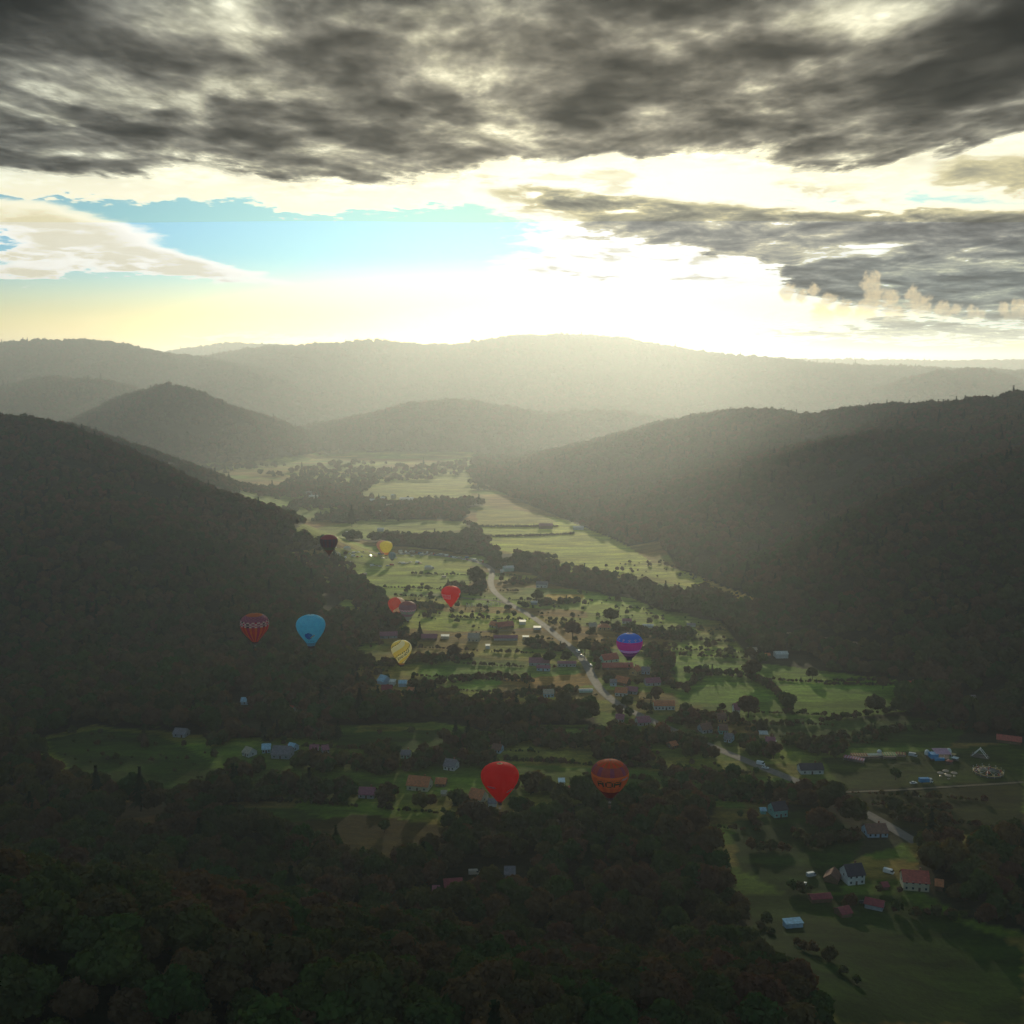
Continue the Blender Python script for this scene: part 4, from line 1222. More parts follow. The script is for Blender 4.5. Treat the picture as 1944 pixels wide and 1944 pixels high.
H(940, 1192, 18, 7, 2.8, 2.6, -40, 'cream', 'orange', 'small orange gable left of the red roofed farmhouse', chimney=False)
H(992, 1186, 12, 6, 3.0, 0.6, 0, 'white', 'metal', 'small shed with shining white roof left of the road', name='shed', cat='shed', nwin=0, style='shed', chimney=False)
H(1020, 1196, 14, 5, 2.4, 0.5, 0, 'white', 'metal', 'low white roofed shed between the farmhouse and the road', name='shed', cat='shed', nwin=0, style='shed', chimney=False)
H(998, 1214, 12, 4, 2.4, 0.5, 0, 'cream', 'metal', 'tiny bright topped shed in the meadow left of the trees', name='shed', cat='shed', nwin=0, style='shed', chimney=False)
H(960, 1216, 46, 6, 2.6, 1.8, 0, 'grey', 'purple', 'long dim purple roofed barn below the red roofed farmhouse', name='barn', cat='barn', nwin=0, chimney=False)
H(900, 1218, 22, 8, 3.8, 3.4, -12, 'cream', 'pale', 'cream house with a sunlit gable in the middle meadow')
H(926, 1232, 8, 4, 3.0, 0.5, 0, 'white', 'metal', 'tiny gleaming white hut right of the cream house', name='hut', cat='hut', nwin=0, style='shed', chimney=False)
H(845, 1213, 15, 5, 2.6, 0.6, 0, 'cream', 'metal', 'shed with gleaming white roof left of the cream house', name='shed', cat='shed', nwin=0, style='shed', chimney=False)
H(738, 1212, 34, 8, 3.0, 2.6, 6, 'grey', 'purple', 'grey roofed farm building above the striped balloon', chimney=False)
H(815, 1216, 30, 8, 2.8, 2.6, 0, 'brown', 'purple', 'dim purple roof right of the striped balloon', chimney=False)
H(729, 1300, 16, 8, 3.2, 3.6, -40, 'blue', 'blue', 'tall blue gabled barn at the left end of the bright roofs', name='barn', cat='barn', nwin=0, chimney=False)
H(745, 1302, 11, 6, 3.2, 0.6, -10, 'white', 'metal', 'shed with shining white roof between the blue roofs', name='shed', cat='shed', nwin=0, style='shed', chimney=False)
H(765, 1304, 15, 7, 3.0, 1.6, 0, 'blue', 'blue', 'low pale blue roofed barn right of the shining white roof', name='barn', cat='barn', nwin=0, chimney=False)
H(781, 1318, 12, 6, 2.6, 2.2, -34, 'brown', 'orange', 'small orange roofed house below the bright blue roofs', chimney=False, nwin=1)
H(735, 1315, 20, 7, 2.8, 2.6, 0, 'brown', 'maroon', 'dark red roof just below the tall blue barn', chimney=False)
# lower left
H(474, 1437, 18, 7, 2.8, 2.6, -36, 'white', 'pale', 'pale roofed small house at the left end of the lower hamlet', chimney=False)
H(506, 1430, 16, 7, 3.0, 2.4, 10, 'blue', 'blue', 'pale blue roofed house second from the left in the lower hamlet', chimney=False)
H(537, 1441, 38, 10, 3.2, 4.0, -8, 'grey', 'grey', 'large house with a broad grey roof in the lower hamlet')
H(556, 1428, 14, 7, 2.8, 2.4, -30, 'blue', 'blue', 'bluish roof right behind the large grey roof', chimney=False)
H(597, 1429, 16, 6, 2.6, 2.0, 4, 'blue', 'purple', 'small house with pale wall right of the large grey roof', chimney=False)
H(617, 1430, 12, 6, 2.6, 2.0, 24, 'grey', 'purple', 'tiny pinkish gable at the right end of the lower hamlet', chimney=False)
H(771, 1440, 18, 6, 2.8, 2.0, -6, 'mint', 'grey', 'small pale green house between the lower hamlet and the red balloon')
H(857, 1463, 24, 8, 3.0, 3.2, -20, 'white', 'grey', 'grey roofed house with white porch up left of the red balloon')
H(797, 1502, 46, 10, 3.6, 4.0, -14, 'cream', 'orange', 'large house with rust orange roof left of the red balloon')
H(838, 1494, 20, 7, 2.4, 2.2, -8, 'brown', 'orange', 'small rust roofed annex right of the large rust orange roof', chimney=False)
H(843, 1512, 10, 4, 2.0, 1.2, 0, 'cream', 'pale', 'tiny pale shed below the rust roofed annex', name='shed', cat='shed', nwin=0, chimney=False)
H(698, 1516, 32, 8, 2.8, 2.8, -6, 'grey', 'purple', 'dim purple roofed house far left of the rust orange roof')
H(945, 1430, 18, 7, 2.8, 2.6, -20, 'blue', 'brown', 'small pale house above the big red balloon')
H(908, 1526, 30, 9, 3.2, 4.0, -28, 'cream', 'orange', 'orange roofed house directly behind the foot of the big red balloon')
H(935, 1532, 16, 6, 2.6, 1.6, 0, 'white', 'grey', 'low pale porch building under the foot of the big red balloon', name='shed', cat='shed', nwin=0, chimney=False)
H(1066, 1494, 12, 5, 3.2, 0.6, 0, 'white', 'blue', 'tiny pale blue roofed hut between the red and the orange balloon', name='hut', cat='hut', nwin=0, style='shed', chimney=False)
H(1076, 1508, 10, 5, 2.4, 1.6, 40, 'brown', 'red', 'tiny red brown hut just below the pale blue roofed hut', name='hut', cat='hut', nwin=0, chimney=False)
H(552, 1354, 14, 6, 2.8, 2.2, -20, 'white', 'red', 'tiny pinkish white house at the foot of the dark left hill', chimney=False, nwin=2)
H(466, 1338, 14, 6, 2.8, 2.2, 0, 'blue', 'blue', 'dim blue roof in the wood at the foot of the dark left hill', chimney=False, nwin=1)
H(345, 1400, 26, 8, 2.6, 2.8, -12, 'grey', 'grey', 'dim grey roofed house at the top of the dark left field', chimney=False, nwin=2)
H(968, 1672, 20, 6, 3.6, 2.6, 0, 'grey', 'grey', 'grey hut in the clearing of the foreground wood', name='hut', cat='hut', nwin=0, chimney=False)
H(828, 1700, 12, 5, 2.4, 1.6, 0, 'blue', 'purple', 'tiny dim hut lower left of the parked vehicles in the wood', name='hut', cat='hut', nwin=0, chimney=False)
H(860, 1690, 36, 7, 2.4, 2.2, 8, 'brown', 'maroon', 'dim dark red roof in the foreground wood', name='hut', cat='hut', nwin=0, chimney=False)
# far up the valley
H(965, 1085, 20, 10, 4.5, 2.0, 16, 'mint', 'metal', 'pale barn at the upper end of the river trees', name='barn', cat='barn', nwin=0, chimney=False)
H(953, 1088, 6, 5, 3, 1, 0, 'white', 'metal', 'tiny white shed left of the pale barn by the river trees', name='shed', cat='shed', nwin=0, chimney=False)
H(1029, 1116, 22, 9, 4.2, 2.6, -10, 'white', 'grey', 'whitish farmhouse below the river trees')
H(1014, 1148, 12, 6, 2.6, 1.0, 0, 'grey', 'metal', 'small shed near the round tree right of the road', name='shed', cat='shed', nwin=0, chimney=False)
H(1098, 1006, 20, 12, 4.0, 1.2, 0, 'white', 'metal', 'white roofed barn at the edge of the far meadow', name='barn', cat='barn', nwin=0, chimney=False)
H(1036, 1004, 26, 12, 5.0, 3.0, 0, 'brown', 'purple', 'dull reddish barn on the far meadow', name='barn', cat='barn', nwin=0, chimney=False)
H(597, 948, 20, 16, 6.0, 1.5, 4, 'white', 'metal', 'long white barn in the mist at the far left of the valley', name='barn', cat='barn', nwin=0, chimney=False)
H(588, 941, 14, 14, 6.0, 1.5, 4, 'white', 'grey', 'second misty barn behind the long white barn', name='barn', cat='barn', nwin=0, chimney=False)
H(772, 953, 26, 18, 6.0, 1.5, -2, 'white', 'metal', 'long white hall in the mist in the middle of the far valley', name='hall', cat='hall', nwin=0, chimney=False)
H(747, 947, 6, 10, 7.0, 1.5, -30, 'cream', 'metal', 'small yellowish building left of the misty white hall', nwin=0, chimney=False)
H(727, 951, 8, 10, 6.0, 1.5, 0, 'white', 'metal', 'tiny white house further left of the misty white hall', nwin=0, chimney=False)
H(738, 965, 11, 12, 5.0, 2.5, 0, 'cream', 'pale', 'tiny pale house below the misty white hall', nwin=0, chimney=False)
H(707, 955, 9, 12, 5.0, 2.5, 0, 'grey', 'metal', 'faint grey house left in the far village', nwin=0, chimney=False)
H(835, 958, 18, 12, 4.0, 1.0, -18, 'white', 'metal', 'pale slanted roof right of the misty white hall', name='barn', cat='barn', nwin=0, chimney=False)
H(723, 1009, 12, 10, 4.0, 1.0, 0, 'white', 'metal', 'long pale roof behind the yellow balloon', name='barn', cat='barn', nwin=0, chimney=False)
H(722, 975, 8, 8, 4.0, 1.0, 0, 'mint', 'metal', 'faint greenish roof in the far wood', name='barn', cat='barn', nwin=0, chimney=False)

# ------------------------------------------------------------------ row of white posts by the track
POSTM = mat('post_paint', (0.68, 0.64, 0.52), 0.7)
pm = MB(); pm.box((0, 0, 1.3), (0.9, 0.5, 2.7), taper=0.85); pm.box((0, 0, 2.75), (1.05, 0.65, 0.2))
pmesh = pm.mesh('white_post', POSTM)
for i in range(17):
    px = 886 + i * 3.9 + (i % 3) * 0.5
    x, y, z = hit(px, 1152 - i * 0.25)
    o = obj('white_post', pmesh, None, (x, y, z - 0.05), (0, 0, 0.1 * (i % 3)))
    s = (1.1, 0.9, 1.2, 1.0, 0.65)[i % 5] * (1.1 if i < 5 else 0.85)
    o.scale = (1, 1, s)
    tag(o, 'white post in the row along the track right of the red bannered balloon', 'post', 'white posts in a row along the track')
    keep(x, y, 3)

# ------------------------------------------------------------------ cars and vans
def paint(name, col):
    return mat('paint_' + name, col, 0.5, spec=0.35, var=0.03)
CARP = {'white': paint('white', (0.75, 0.75, 0.74)), 'silver': mat('paint_silver', (0.6, 0.62, 0.65), 0.5, metal=0.3, var=0.03), 'beige': paint('beige', (0.55, 0.46, 0.36)), 'blue': paint('blue', (0.06, 0.16, 0.32)),
        'red': paint('red', (0.42, 0.04, 0.03)), 'dark': paint('dark', (0.05, 0.06, 0.09))}
TYRE = mat('tyre', (0.02, 0.02, 0.02), 0.9)
CGL = mat('car_glass', (0.02, 0.03, 0.035), 0.1, spec=0.7)
RIM = mat('rim', (0.4, 0.4, 0.42), 0.3, metal=0.8)
LAMP = mat('lamp_glass', (0.7, 0.7, 0.65), 0.1)
def prof_body(mb, pts, wid, mi=0, tuck=0.0):
    """extrude a side outline (x,z) to a body of the given width"""
    n = len(pts)
    zmax = max(p[1] for p in pts)
    def yy(z): return wid / 2 - tuck * max(0, z - 0.9)
    b = len(mb.v)
    for s in (-1, 1):
        for x, z in pts: mb.v.append((x, s * yy(z), z))
    mb.f.append(tuple(b + i for i in range(n))); mb.m.append(mi); mb.sm.append(False)
    mb.f.append(tuple(b + n + n - 1 - i for i in range(n))); mb.m.append(mi); mb.sm.append(False)
    for i in range(n):
        j = (i + 1) % n
        mb.f.append((b + j, b + i, b + n + i, b + n + j)); mb.m.append(mi); mb.sm.append(False)
CARMESH = {}
def car_meshes(kind, col):
    key = (kind, col)
    if key not in CARMESH:
        b = MB()
        if kind == 'car':
            prof_body(b, [(-2.1, 0.35), (2.1, 0.35), (2.15, 0.7), (1.95, 0.88), (1.0, 0.98), (-1.75, 1.0), (-2.1, 0.85)], 1.7)
            g = MB(); prof_body(g, [(1.0, 0.97), (0.35, 1.36), (-1.1, 1.38), (-1.75, 0.99)], 1.5, 0, 0.35)
            t = MB(); prof_body(t, [(0.34, 1.36), (0.28, 1.43), (-1.05, 1.45), (-1.12, 1.38)], 1.28)
            wx, ln = 1.3, 2.13
        else:
            prof_body(b, [(-2.6, 0.4), (2.5, 0.4), (2.6, 0.9), (2.3, 1.25), (1.75, 2.1), (1.5, 2.3), (-2.55, 2.3), (-2.6, 2.1)], 1.95)
            g = MB(); prof_body(g, [(2.28, 1.32), (1.86, 2.0), (1.1, 2.0), (1.1, 1.32)], 1.99)
            t = MB(); t.box((-0.5, 0, 2.34), (3.9, 1.7, 0.08))
            wx, ln = 1.6, 2.58
        wl = MB(); wl.tube((0, -0.11, 0), (0, 0.11, 0), 0.33, n=12); rm = MB(); rm.tube((0, -0.13, 0), (0, 0.13, 0), 0.19, n=8)
        hl = MB(); hl.box((0, 0, 0), (0.08, 0.3, 0.16))
        CARMESH[key] = (b.mesh('body', CARP[col]), g.mesh('windows', CGL), t.mesh('car_roof', CARP[col]), wl.mesh('wheel', TYRE), rm.mesh('rim', RIM), hl.mesh('headlight', LAMP), wx, ln)
    return CARMESH[key]
def vehicle(px, py, kind, col, rot, label, group=None, full=True, scale=1.0, pos=None):
    x, y, z = pos or hit(px, py)
    b, g, t, wl, rm, hl, wx, ln = car_meshes(kind, col)
    o = empty('van' if kind == 'van' else 'parked_car', (x, y, z + 0.05), R(rot)); o.scale = (scale,) * 3
    tag(o, label, 'van' if kind == 'van' else 'car', group)
    obj('body', b, o); obj('car_roof', t, o); obj('side_windows', g, o)
    if full:
        for sx in (-wx, wx):
            for sy in (-0.8, 0.8):
                w_ = obj('wheel', wl, o, (sx, sy, 0.33)); obj('rim', rm, w_)
        for sy in (-0.6, 0.6): obj('headlight', hl, o, (ln, sy, 0.68))
    keep(x, y, 4)
    return o
vehicle(900, 1660, 'van', 'beige', 5, 'beige van parked in the clearing of the foreground wood', scale=1.05)
vehicle(906, 1674, 'car', 'beige', -4, 'cream car parked below the beige van', scale=1.1)
vehicle(924, 1676, 'car', 'silver', 10, 'silver white car parked right of the cream car', scale=1.0)
vehicle(1444, 1452, 'van', 'white', -30, 'white van on the road left of the long white house', scale=1.0, pos=None)
vehicle(1453, 1459, 'car', 'white', -30, 'white car following close behind the white van on the road')
vehicle(1098, 1239, 'van', 'white', -62, 'white van on the road above the village', full=False)
vehicle(1104, 1246, 'car', 'white', -62, 'white car right behind the van above the village', full=False)
vehicle(1121, 1264, 'car', 'silver', -70, 'single bright car on the road left of the village', full=False)
vehicle(1540, 1664, 'van', 'silver', 20, 'dim silver van parked left of the brown barn', scale=0.95)
vehicle(1527, 1680, 'car', 'silver', 60, 'dim car parked lower left of the silver van', scale=0.9)
vehicle(1687, 1658, 'van', 'white', -35, 'white van parked behind the cream house', scale=1.0)
vehicle(1640, 1716, 'car', 'dark', -40, 'dark car parked below the white house')
vehicle(1468, 1408, 'car', 'white', -36, 'small bright car at the end of the brilliant metal roof')
vehicle(1474, 1416, 'car', 'silver', -36, 'silver car second after the brilliant metal roof')
# the festival field: parked cars, vans and tents round the starting balloons
random.seed(33)
k = 0
def spec(px, py, big=1.0):
    global k
    x, y, z = hit(px, py)
    kind = 'van' if k % 3 == 0 else 'car'
    col = ('white', 'silver', 'white', 'beige', 'white', 'red', 'blue')[k % 7]
    vehicle(px, py, kind, col, random.choice((0, 8, 90, -20, 30)), {'van': 'light van parked on the festival field among the starting balloons', 'car': 'car parked on the festival field among the starting balloons'}[kind],
            'vehicles parked on the festival field', full=False, scale=1.1, pos=(x, y, z))
    k += 1
for i in range(34):     # long line of parked cars towards the road
    t = i / 33
    spec(770 + 145 * t + random.uniform(-2, 2), 1049 + 17 * t ** 1.3 + random.uniform(-2.5, 2.5))
for (px, py) in [(655, 1050), (664, 1052), (672, 1051), (680, 1049), (690, 1048), (671, 1057), (679, 1058), (687, 1057), (656, 1060), (666, 1068), (655, 1083), (693, 1092), (703, 1056), (712, 1057), (722, 1053), (727, 1060), (752, 1060),
                 (707, 1075), (716, 1075), (722, 1076), (744, 1074), (736, 1075), (760, 1069), (766, 1071), (772, 1070), (779, 1068), (793, 1069), (797, 1070), (773, 1050), (763, 1053), (783, 1056), (601, 1056), (843, 1097), (868, 1120), (885, 1118), (820, 1080), (636, 1040), (637, 1022), (660, 1012), (668, 1126)]:
    spec(px, py)
# tents
CANV = mat('canvas_white', (0.72, 0.72, 0.68), 0.8, transl=0.3, var=0.06)
LEGM = mat('tent_pole', (0.4, 0.4, 0.42), 0.5, metal=0.5)
def tent(px, py, wpx, label, hgt=3.0):
    x, y, z = hit(px, py)
    W = wpx * y / FPX
    o = empty('event_tent', (x, y, z)); tag(o, label, 'tent', None)
    c = MB()
    a = W / 2; d = a * 0.6
    c.face([(-a, -d, hgt), (a, -d, hgt), (a * .7, 0, hgt * 1.4), (-a * .7, 0, hgt * 1.4)], 0)
    c.face([(a, d, hgt), (-a, d, hgt), (-a * .7, 0, hgt * 1.4), (a * .7, 0, hgt * 1.4)], 0)
    c.face([(a, -d, hgt), (a, d, hgt), (a * .7, 0, hgt * 1.4)], 0); c.face([(-a, d, hgt), (-a, -d, hgt), (-a * .7, 0, hgt * 1.4)], 0)
    for s in (-1, 1):
        c.box((0, s * d, hgt - 0.2), (2 * a, 0.04, 0.4))
    c.build('canopy', CANV, o)
    sw_ = MB(); sw_.box((0, d * 0.9, hgt * 0.5), (W * 0.96, 0.06, hgt * 0.98)); sw_.build('side_wall', CANV, o)
    lm = MB(); lm.tube((0, 0, 0), (0, 0, hgt), 0.08, n=6); lme = lm.mesh('leg', LEGM)
    for sx in (-1, 1):
        for sy in (-1, 1):
            obj('leg', lme, o, (sx * a * .97, sy * d * .97, 0))
    keep(x, y, W)
tent(659, 1046, 13, 'large white event tent beside the dark maroon balloon', 4.5)
tent(813, 1082, 15, 'white event tent alone in front of the line of parked cars', 4.0)
tent(760, 1050, 8, 'small white tent right of the yellow balloon', 3.0)
tent(800, 1056, 8, 'small white tent at the left end of the line of parked cars', 3.0)

# ------------------------------------------------------------------ fairground on the right
def fair():
    METAL = mat('ride_metal', (0.45, 0.42, 0.40), 0.4, metal=0.6)
    REDP = mat('ride_red', (0.45, 0.10, 0.06), 0.6); GOLD = mat('ride_gold', (0.62, 0.42, 0.16), 0.5); BLUE = mat('ride_blue', (0.05, 0.30, 0.58), 0.5); PINK = mat('ride_pink', (0.50, 0.28, 0.38), 0.7)
    GREEN = mat('ride_green', (0.20, 0.36, 0.16), 0.7); WHT = mat('ride_white', (0.72, 0.72, 0.70), 0.6); DECK = mat('ride_deck', (0.16, 0.13, 0.12), 0.8)
    # ring ride
    x, y, z = hit(1876, 1468)
    o = empty('ring_ride', (x, y, z)); tag(o, 'round ring shaped fairground ride with cars on a circular track', 'fair ride')
    b = MB(); b.lathe([(8.4, 0.0), (8.4, 0.9), (6.6, 0.9), (6.6, 0.3), (6.5, 0.0)], 36, 0, sm=False); b.build('platform', DECK, o)
    b = MB(); b.lathe([(8.6, 1.0), (8.7, 1.3), (8.4, 1.35), (8.3, 1.0)], 36, 0); b.build('rim_rail', GOLD, o)
    b = MB(); b.tube((0, 0, 0), (0, 0, 3.4), 0.7, n=12, r2=0.4); b.lathe([(1.3, 0), (1.3, 0.7), (0.7, 0.9)], 16); b.build('centre_tower', REDP, o)
    arm = MB(); arm.tube((0, 0, 2.4), (7.2, 0, 1.2), 0.14, n=6); am = arm.mesh('arm', METAL)
    cr = MB(); cr.box((0, 0, 0.45), (1.2, 1.0, 0.7), 0); cr.box((-0.45, 0, 1.05), (0.25, 1.0, 0.8), 0); cr.box((0.1, 0, 0.85), (0.6, 0.8, 0.14), 1); cm_ = cr.mesh('ride_car', [REDP, WHT])
    cr2 = MB(); cr2.box((0, 0, 0.45), (1.2, 1.0, 0.7), 0); cr2.box((-0.45, 0, 1.05), (0.25, 1.0, 0.8), 0); cr2.box((0.1, 0, 0.85), (0.6, 0.8, 0.14), 1); cm2 = cr2.mesh('ride_car', [GOLD, WHT])
    for i in range(12):
        a = 6.2832 * i / 12
        obj('arm', am, o, None, (0, 0, a)); obj('ride_car', (cm_, cm2)[i % 2], o, (7.5 * math.cos(a), 7.5 * math.sin(a), 0.9), (0, 0, a + 1.57))
    fl = MB(); fl.tube((0, 0, 0), (0, 0, 2.8), 0.06, n=5); fl.box((0, 0, 2.7), (0.5, 0.1, 0.3)); fm = fl.mesh('lamp_post', WHT)
    for i in range(14):
        a = 6.2832 * (i + .5) / 14
        obj('lamp_post', fm, o, (8.9 * math.cos(a), 8.9 * math.sin(a), 0))
    keep(x, y, 12)
    # bumper hall with blue front and white end domes
    x, y, z = hit(1783, 1438)
    o = empty('bumper_hall', (x, y, z), R(4)); tag(o, 'blue fairground hall with white domed ends and a pinkish roof', 'fair ride')
    b = MB(); b.box((0, 0, 0.4), (15, 9, 0.8)); b.build('floor_deck', DECK, o)
    b = MB(); b.box((-4.8, -1.5, 2.0), (4.6, 5.5, 3.2)); b.build('blue_booth', BLUE, o)
    b = MB(); b.face([(-3.5, -3.5, 3.6), (6.5, -3.5, 3.2), (6.5, 4, 4.6), (-3.5, 4, 4.9)]); b.face([(-3.5, 4, 4.75), (6.5, 4, 4.45), (6.5, -3.5, 3.05), (-3.5, -3.5, 3.45)])
    for p, q in (((-3.5, -3.5, 3.6), (6.5, -3.5, 3.2)), ((6.5, -3.5, 3.2), (6.5, 4, 4.6)), ((6.5, 4, 4.6), (-3.5, 4, 4.9)), ((-3.5, 4, 4.9), (-3.5, -3.5, 3.6))):
        b.face([p, (p[0], p[1], p[2] - .15), (q[0], q[1], q[2] - .15), q])
    b.build('hall_roof', PINK, o)
    dm = MB(); dm.lathe([(1.7, 0), (1.65, 1.2), (1.3, 2.3), (0.7, 2.9), (0.02, 3.1)], 16); dme = dm.mesh('dome', WHT)
    obj('dome', dme, o, (-7.2, 2.0, 1.6)); obj('dome', dme, o, (7.6, 3.0, 1.8))
    p_ = MB(); p_.tube((0, 0, 0.7), (0, 0, 3.4), 0.12, n=6); pme = p_.mesh('pole', WHT)
    for q in ((-3.3, -3.3), (1.5, -3.4), (6.3, -3.4), (6.3, 3.8), (-3.3, 3.8), (-7.2, 2.0), (7.6, 3.0)): obj('pole', pme, o, (q[0], q[1], -0.4))
    b = MB(); b.box((-2.4, -5.4, 0.9), (6.0, 1.6, 1.6)); b.build('front_step', BLUE, o)
    b = MB(); b.box((6.5, -4.6, 0.9), (3.6, 1.8, 1.6)); b.build('ticket_counter', GREEN, o)
    keep(x, y, 14)
    # row of stalls with long light roofs
    def stall(px, py, L, W, h, rot, m1, label, striped=None):
        x, y, z = hit(px, py)
        o = empty('market_stall', (x, y, z), R(rot)); tag(o, label, 'stall')
        b = MB(); b.box((0, 0.3, 0.9), (L * 0.94, W * 0.7, 1.0)); b.build('counter', DECK, o)
        b = MB()
        n = max(4, int(L / 0.8))
        for i in range(n):
            x0, x1 = -L / 2 + L * i / n, -L / 2 + L * (i + 1) / n
            b.face([(x0, -W / 2, h), (x1, -W / 2, h), (x1, W / 2, h + .5), (x0, W / 2, h + .5)], i % 2 if striped else 0)
            b.face([(x0, -W / 2, h - .35), (x1, -W / 2, h - .35), (x1, -W / 2, h), (x0, -W / 2, h)], i % 2 if striped else 0)
            b.face([(x1, W / 2, h + .42), (x1, -W / 2, h - .06), (x0, -W / 2, h - .06), (x0, W / 2, h + .42)], 0)
        b.build('awning', [m1, striped or m1], o)
        p_ = MB(); p_.tube((0, 0, 0), (0, 0, h), 0.06, n=5); pme = p_.mesh('pole', METAL)
        for sx in (-1, 1):
            for sy in (-1, 1): obj('pole', pme, o, (sx * L * .48, sy * W * .46, 0))
        keep(x, y, L * .6)
    stall(1621, 1446, 13, 3.4, 2.4, -32, REDP, 'red and grey striped stall at the left end of the fairground row', PINK)
    stall(1632, 1440, 12, 3.2, 2.6, 0, REDP, 'reddish stall behind the striped one in the fairground row', GOLD)
    stall(1661, 1440, 10, 2.2, 2.6, 3, mat('ride_cream', (0.72, 0.62, 0.45), 0.5), 'long cream roofed stall in the middle of the fairground row')
    stall(1688, 1440, 9, 4.0, 3.0, 0, GOLD, 'golden yellow stall right of the long cream roof', GREEN)
    stall(1710, 1437, 6, 2.4, 2.4, -18, REDP, 'small orange stall at the right end of the fairground row', GOLD)
    x, y, z = hit(1669, 1434)
    o = empty('domed_booth', (x, y, z)); tag(o, 'little white domed booth behind the long cream roof', 'booth')
    b = MB(); b.tube((0, 0, 0), (0, 0, 2.4), 1.2, n=12); b.build('booth_wall', PINK, o); b = MB(); b.lathe([(1.5, 2.4), (1.4, 3.0), (0.9, 3.6), (0.05, 3.9)], 14); b.build('dome', WHT, o)
    vehicle(1733, 1436, 'van', 'silver', -30, 'small silver van between the fairground row and the blue hall')
    # parasols
    um = MB(); um.lathe([(2.0, 2.3), (1.9, 2.42), (1.0, 2.75), (0.05, 2.95)], 16); ume = um.mesh('canopy', mat('parasol_cloth', (0.60, 0.46, 0.36), 0.8, transl=0.25))
    po = MB(); po.tube((0, 0, 0), (0, 0, 3.0), 0.06, n=6); po.lathe([(0.5, 0), (0.5, 0.12), (0.1, 0.15)], 10); pome = po.mesh('pole', METAL)
    tb_ = MB(); tb_.lathe([(0.9, 0.75), (0.9, 0.8), (0.02, 0.8)], 12); tb_.tube((0.3, 0, 0), (0.3, 0, 0.75), 0.05, n=4); tbm = tb_.mesh('table_top', METAL)
    for (px, py, wh_) in ((1785, 1474, 'leftmost'), (1795, 1470, 'rearmost'), (1811, 1474, 'rightmost'), (1800, 1479, 'nearest')):
        x, y, z = hit(px, py)
        o = empty('parasol', (x, y, z)); tag(o, wh_ + ' of the four beige parasols beside the ring ride', 'parasol', 'four beige parasols')
        obj('canopy', ume, o); obj('pole', pome, o)
        t_ = obj('parasol_table', tbm, None, (x - 0.2, y - 1.2, z)); tag(t_, 'small round table under the ' + wh_ + ' parasol', 'table', 'tables under the parasols')
    # swing frame: slanted beams
    x, y, z = hit(1860, 1437)
    o = empty('swing_ride', (x, y, z), R(-30)); tag(o, 'pendulum ride of slanting pale beams behind the ring ride', 'fair ride')
    b = MB(); b.tube((-5, -1.6, 0), (0, -1.6, 5.6), 0.22); b.tube((5, -1.6, 0), (0, -1.6, 5.6), 0.22); b.tube((-5, 1.6, 0), (0, 1.6, 5.6), 0.22); b.tube((5, 1.6, 0), (0, 1.6, 5.6), 0.22); b.tube((0, -1.8, 5.6), (0, 1.8, 5.6), 0.3); b.build('beam_frame', WHT, o)
    b = MB(); prof_body(b, [(-4.2, 1.6), (-3.2, 0.9), (3.2, 0.9), (4.2, 1.6), (4.6, 2.4), (3.4, 1.9), (-3.4, 1.9), (-4.6, 2.4)], 1.8); b.build('gondola', DECK, o)
    b = MB(); b.tube((0, 0, 5.5), (-2.6, 0, 1.8), 0.12); b.tube((0, 0, 5.5), (2.6, 0, 1.8), 0.12); b.build('hanger', METAL, o)
    b = MB(); b.box((0, 0, 0.2), (11, 4.4, 0.4)); b.build('base_deck', DECK, o)
    keep(x, y, 8)
    for (px, py, c_, lb) in ((1808, 1437, GOLD, 'gold'), (1813, 1444, WHT, 'whitish'), (1802, 1450, REDP, 'reddish')):
        x, y, z = hit(px, py)
        o = empty('kiosk', (x, y, z)); tag(o, lb + ' low kiosk right below the blue fairground hall', 'kiosk')
        b = MB(); b.box((0, 0, 0.8), (3.6, 1.8, 1.6)); b.build('counter', DECK, o); b = MB(); b.lathe([(2.7, 1.9), (2.5, 2.1), (0.05, 2.7)], 4, sm=False); b.build('awning', c_, o)
        b = MB(); b.tube((0, 0, 1.5), (0, 0, 2.2), 0.1); b.build('pole', METAL, o)
    # blue and white truck
    x, y, z = hit(1757, 1486)
    o = empty('truck', (x, y, z), R(4)); tag(o, 'blue and white truck parked in front of the fairground', 'truck')
    b = MB(); b.box((-1.0, 0, 1.9), (6.0, 2.4, 2.3)); b.build('cargo_box', BLUE, o)
    b = MB(); prof_body(b, [(2.2, 0.5), (4.1, 0.5), (4.2, 1.4), (3.8, 2.6), (2.2, 2.7)], 2.3); b.build('cab', WHT, o)
    b = MB(); prof_body(b, [(4.14, 1.5), (3.84, 2.4), (3.0, 2.4), (3.0, 1.5)], 2.34); b.build('windscreen', CGL, o)
    b = MB(); b.box((0, 0, 0.65), (7.6, 2.0, 0.25)); b.build('chassis', DECK, o)
    wl = MB(); wl.tube((0, -0.15, 0), (0, 0.15, 0), 0.48, n=12); wme = wl.mesh('wheel', TYRE)
    for sx in (-2.6, 3.2):
        for sy in (-1.0, 1.0): obj('wheel', wme, o, (sx, sy, 0.48))
    vehicle(1734, 1488, 'car', 'white', 10, 'white car parked left of the blue and white truck')
fair()

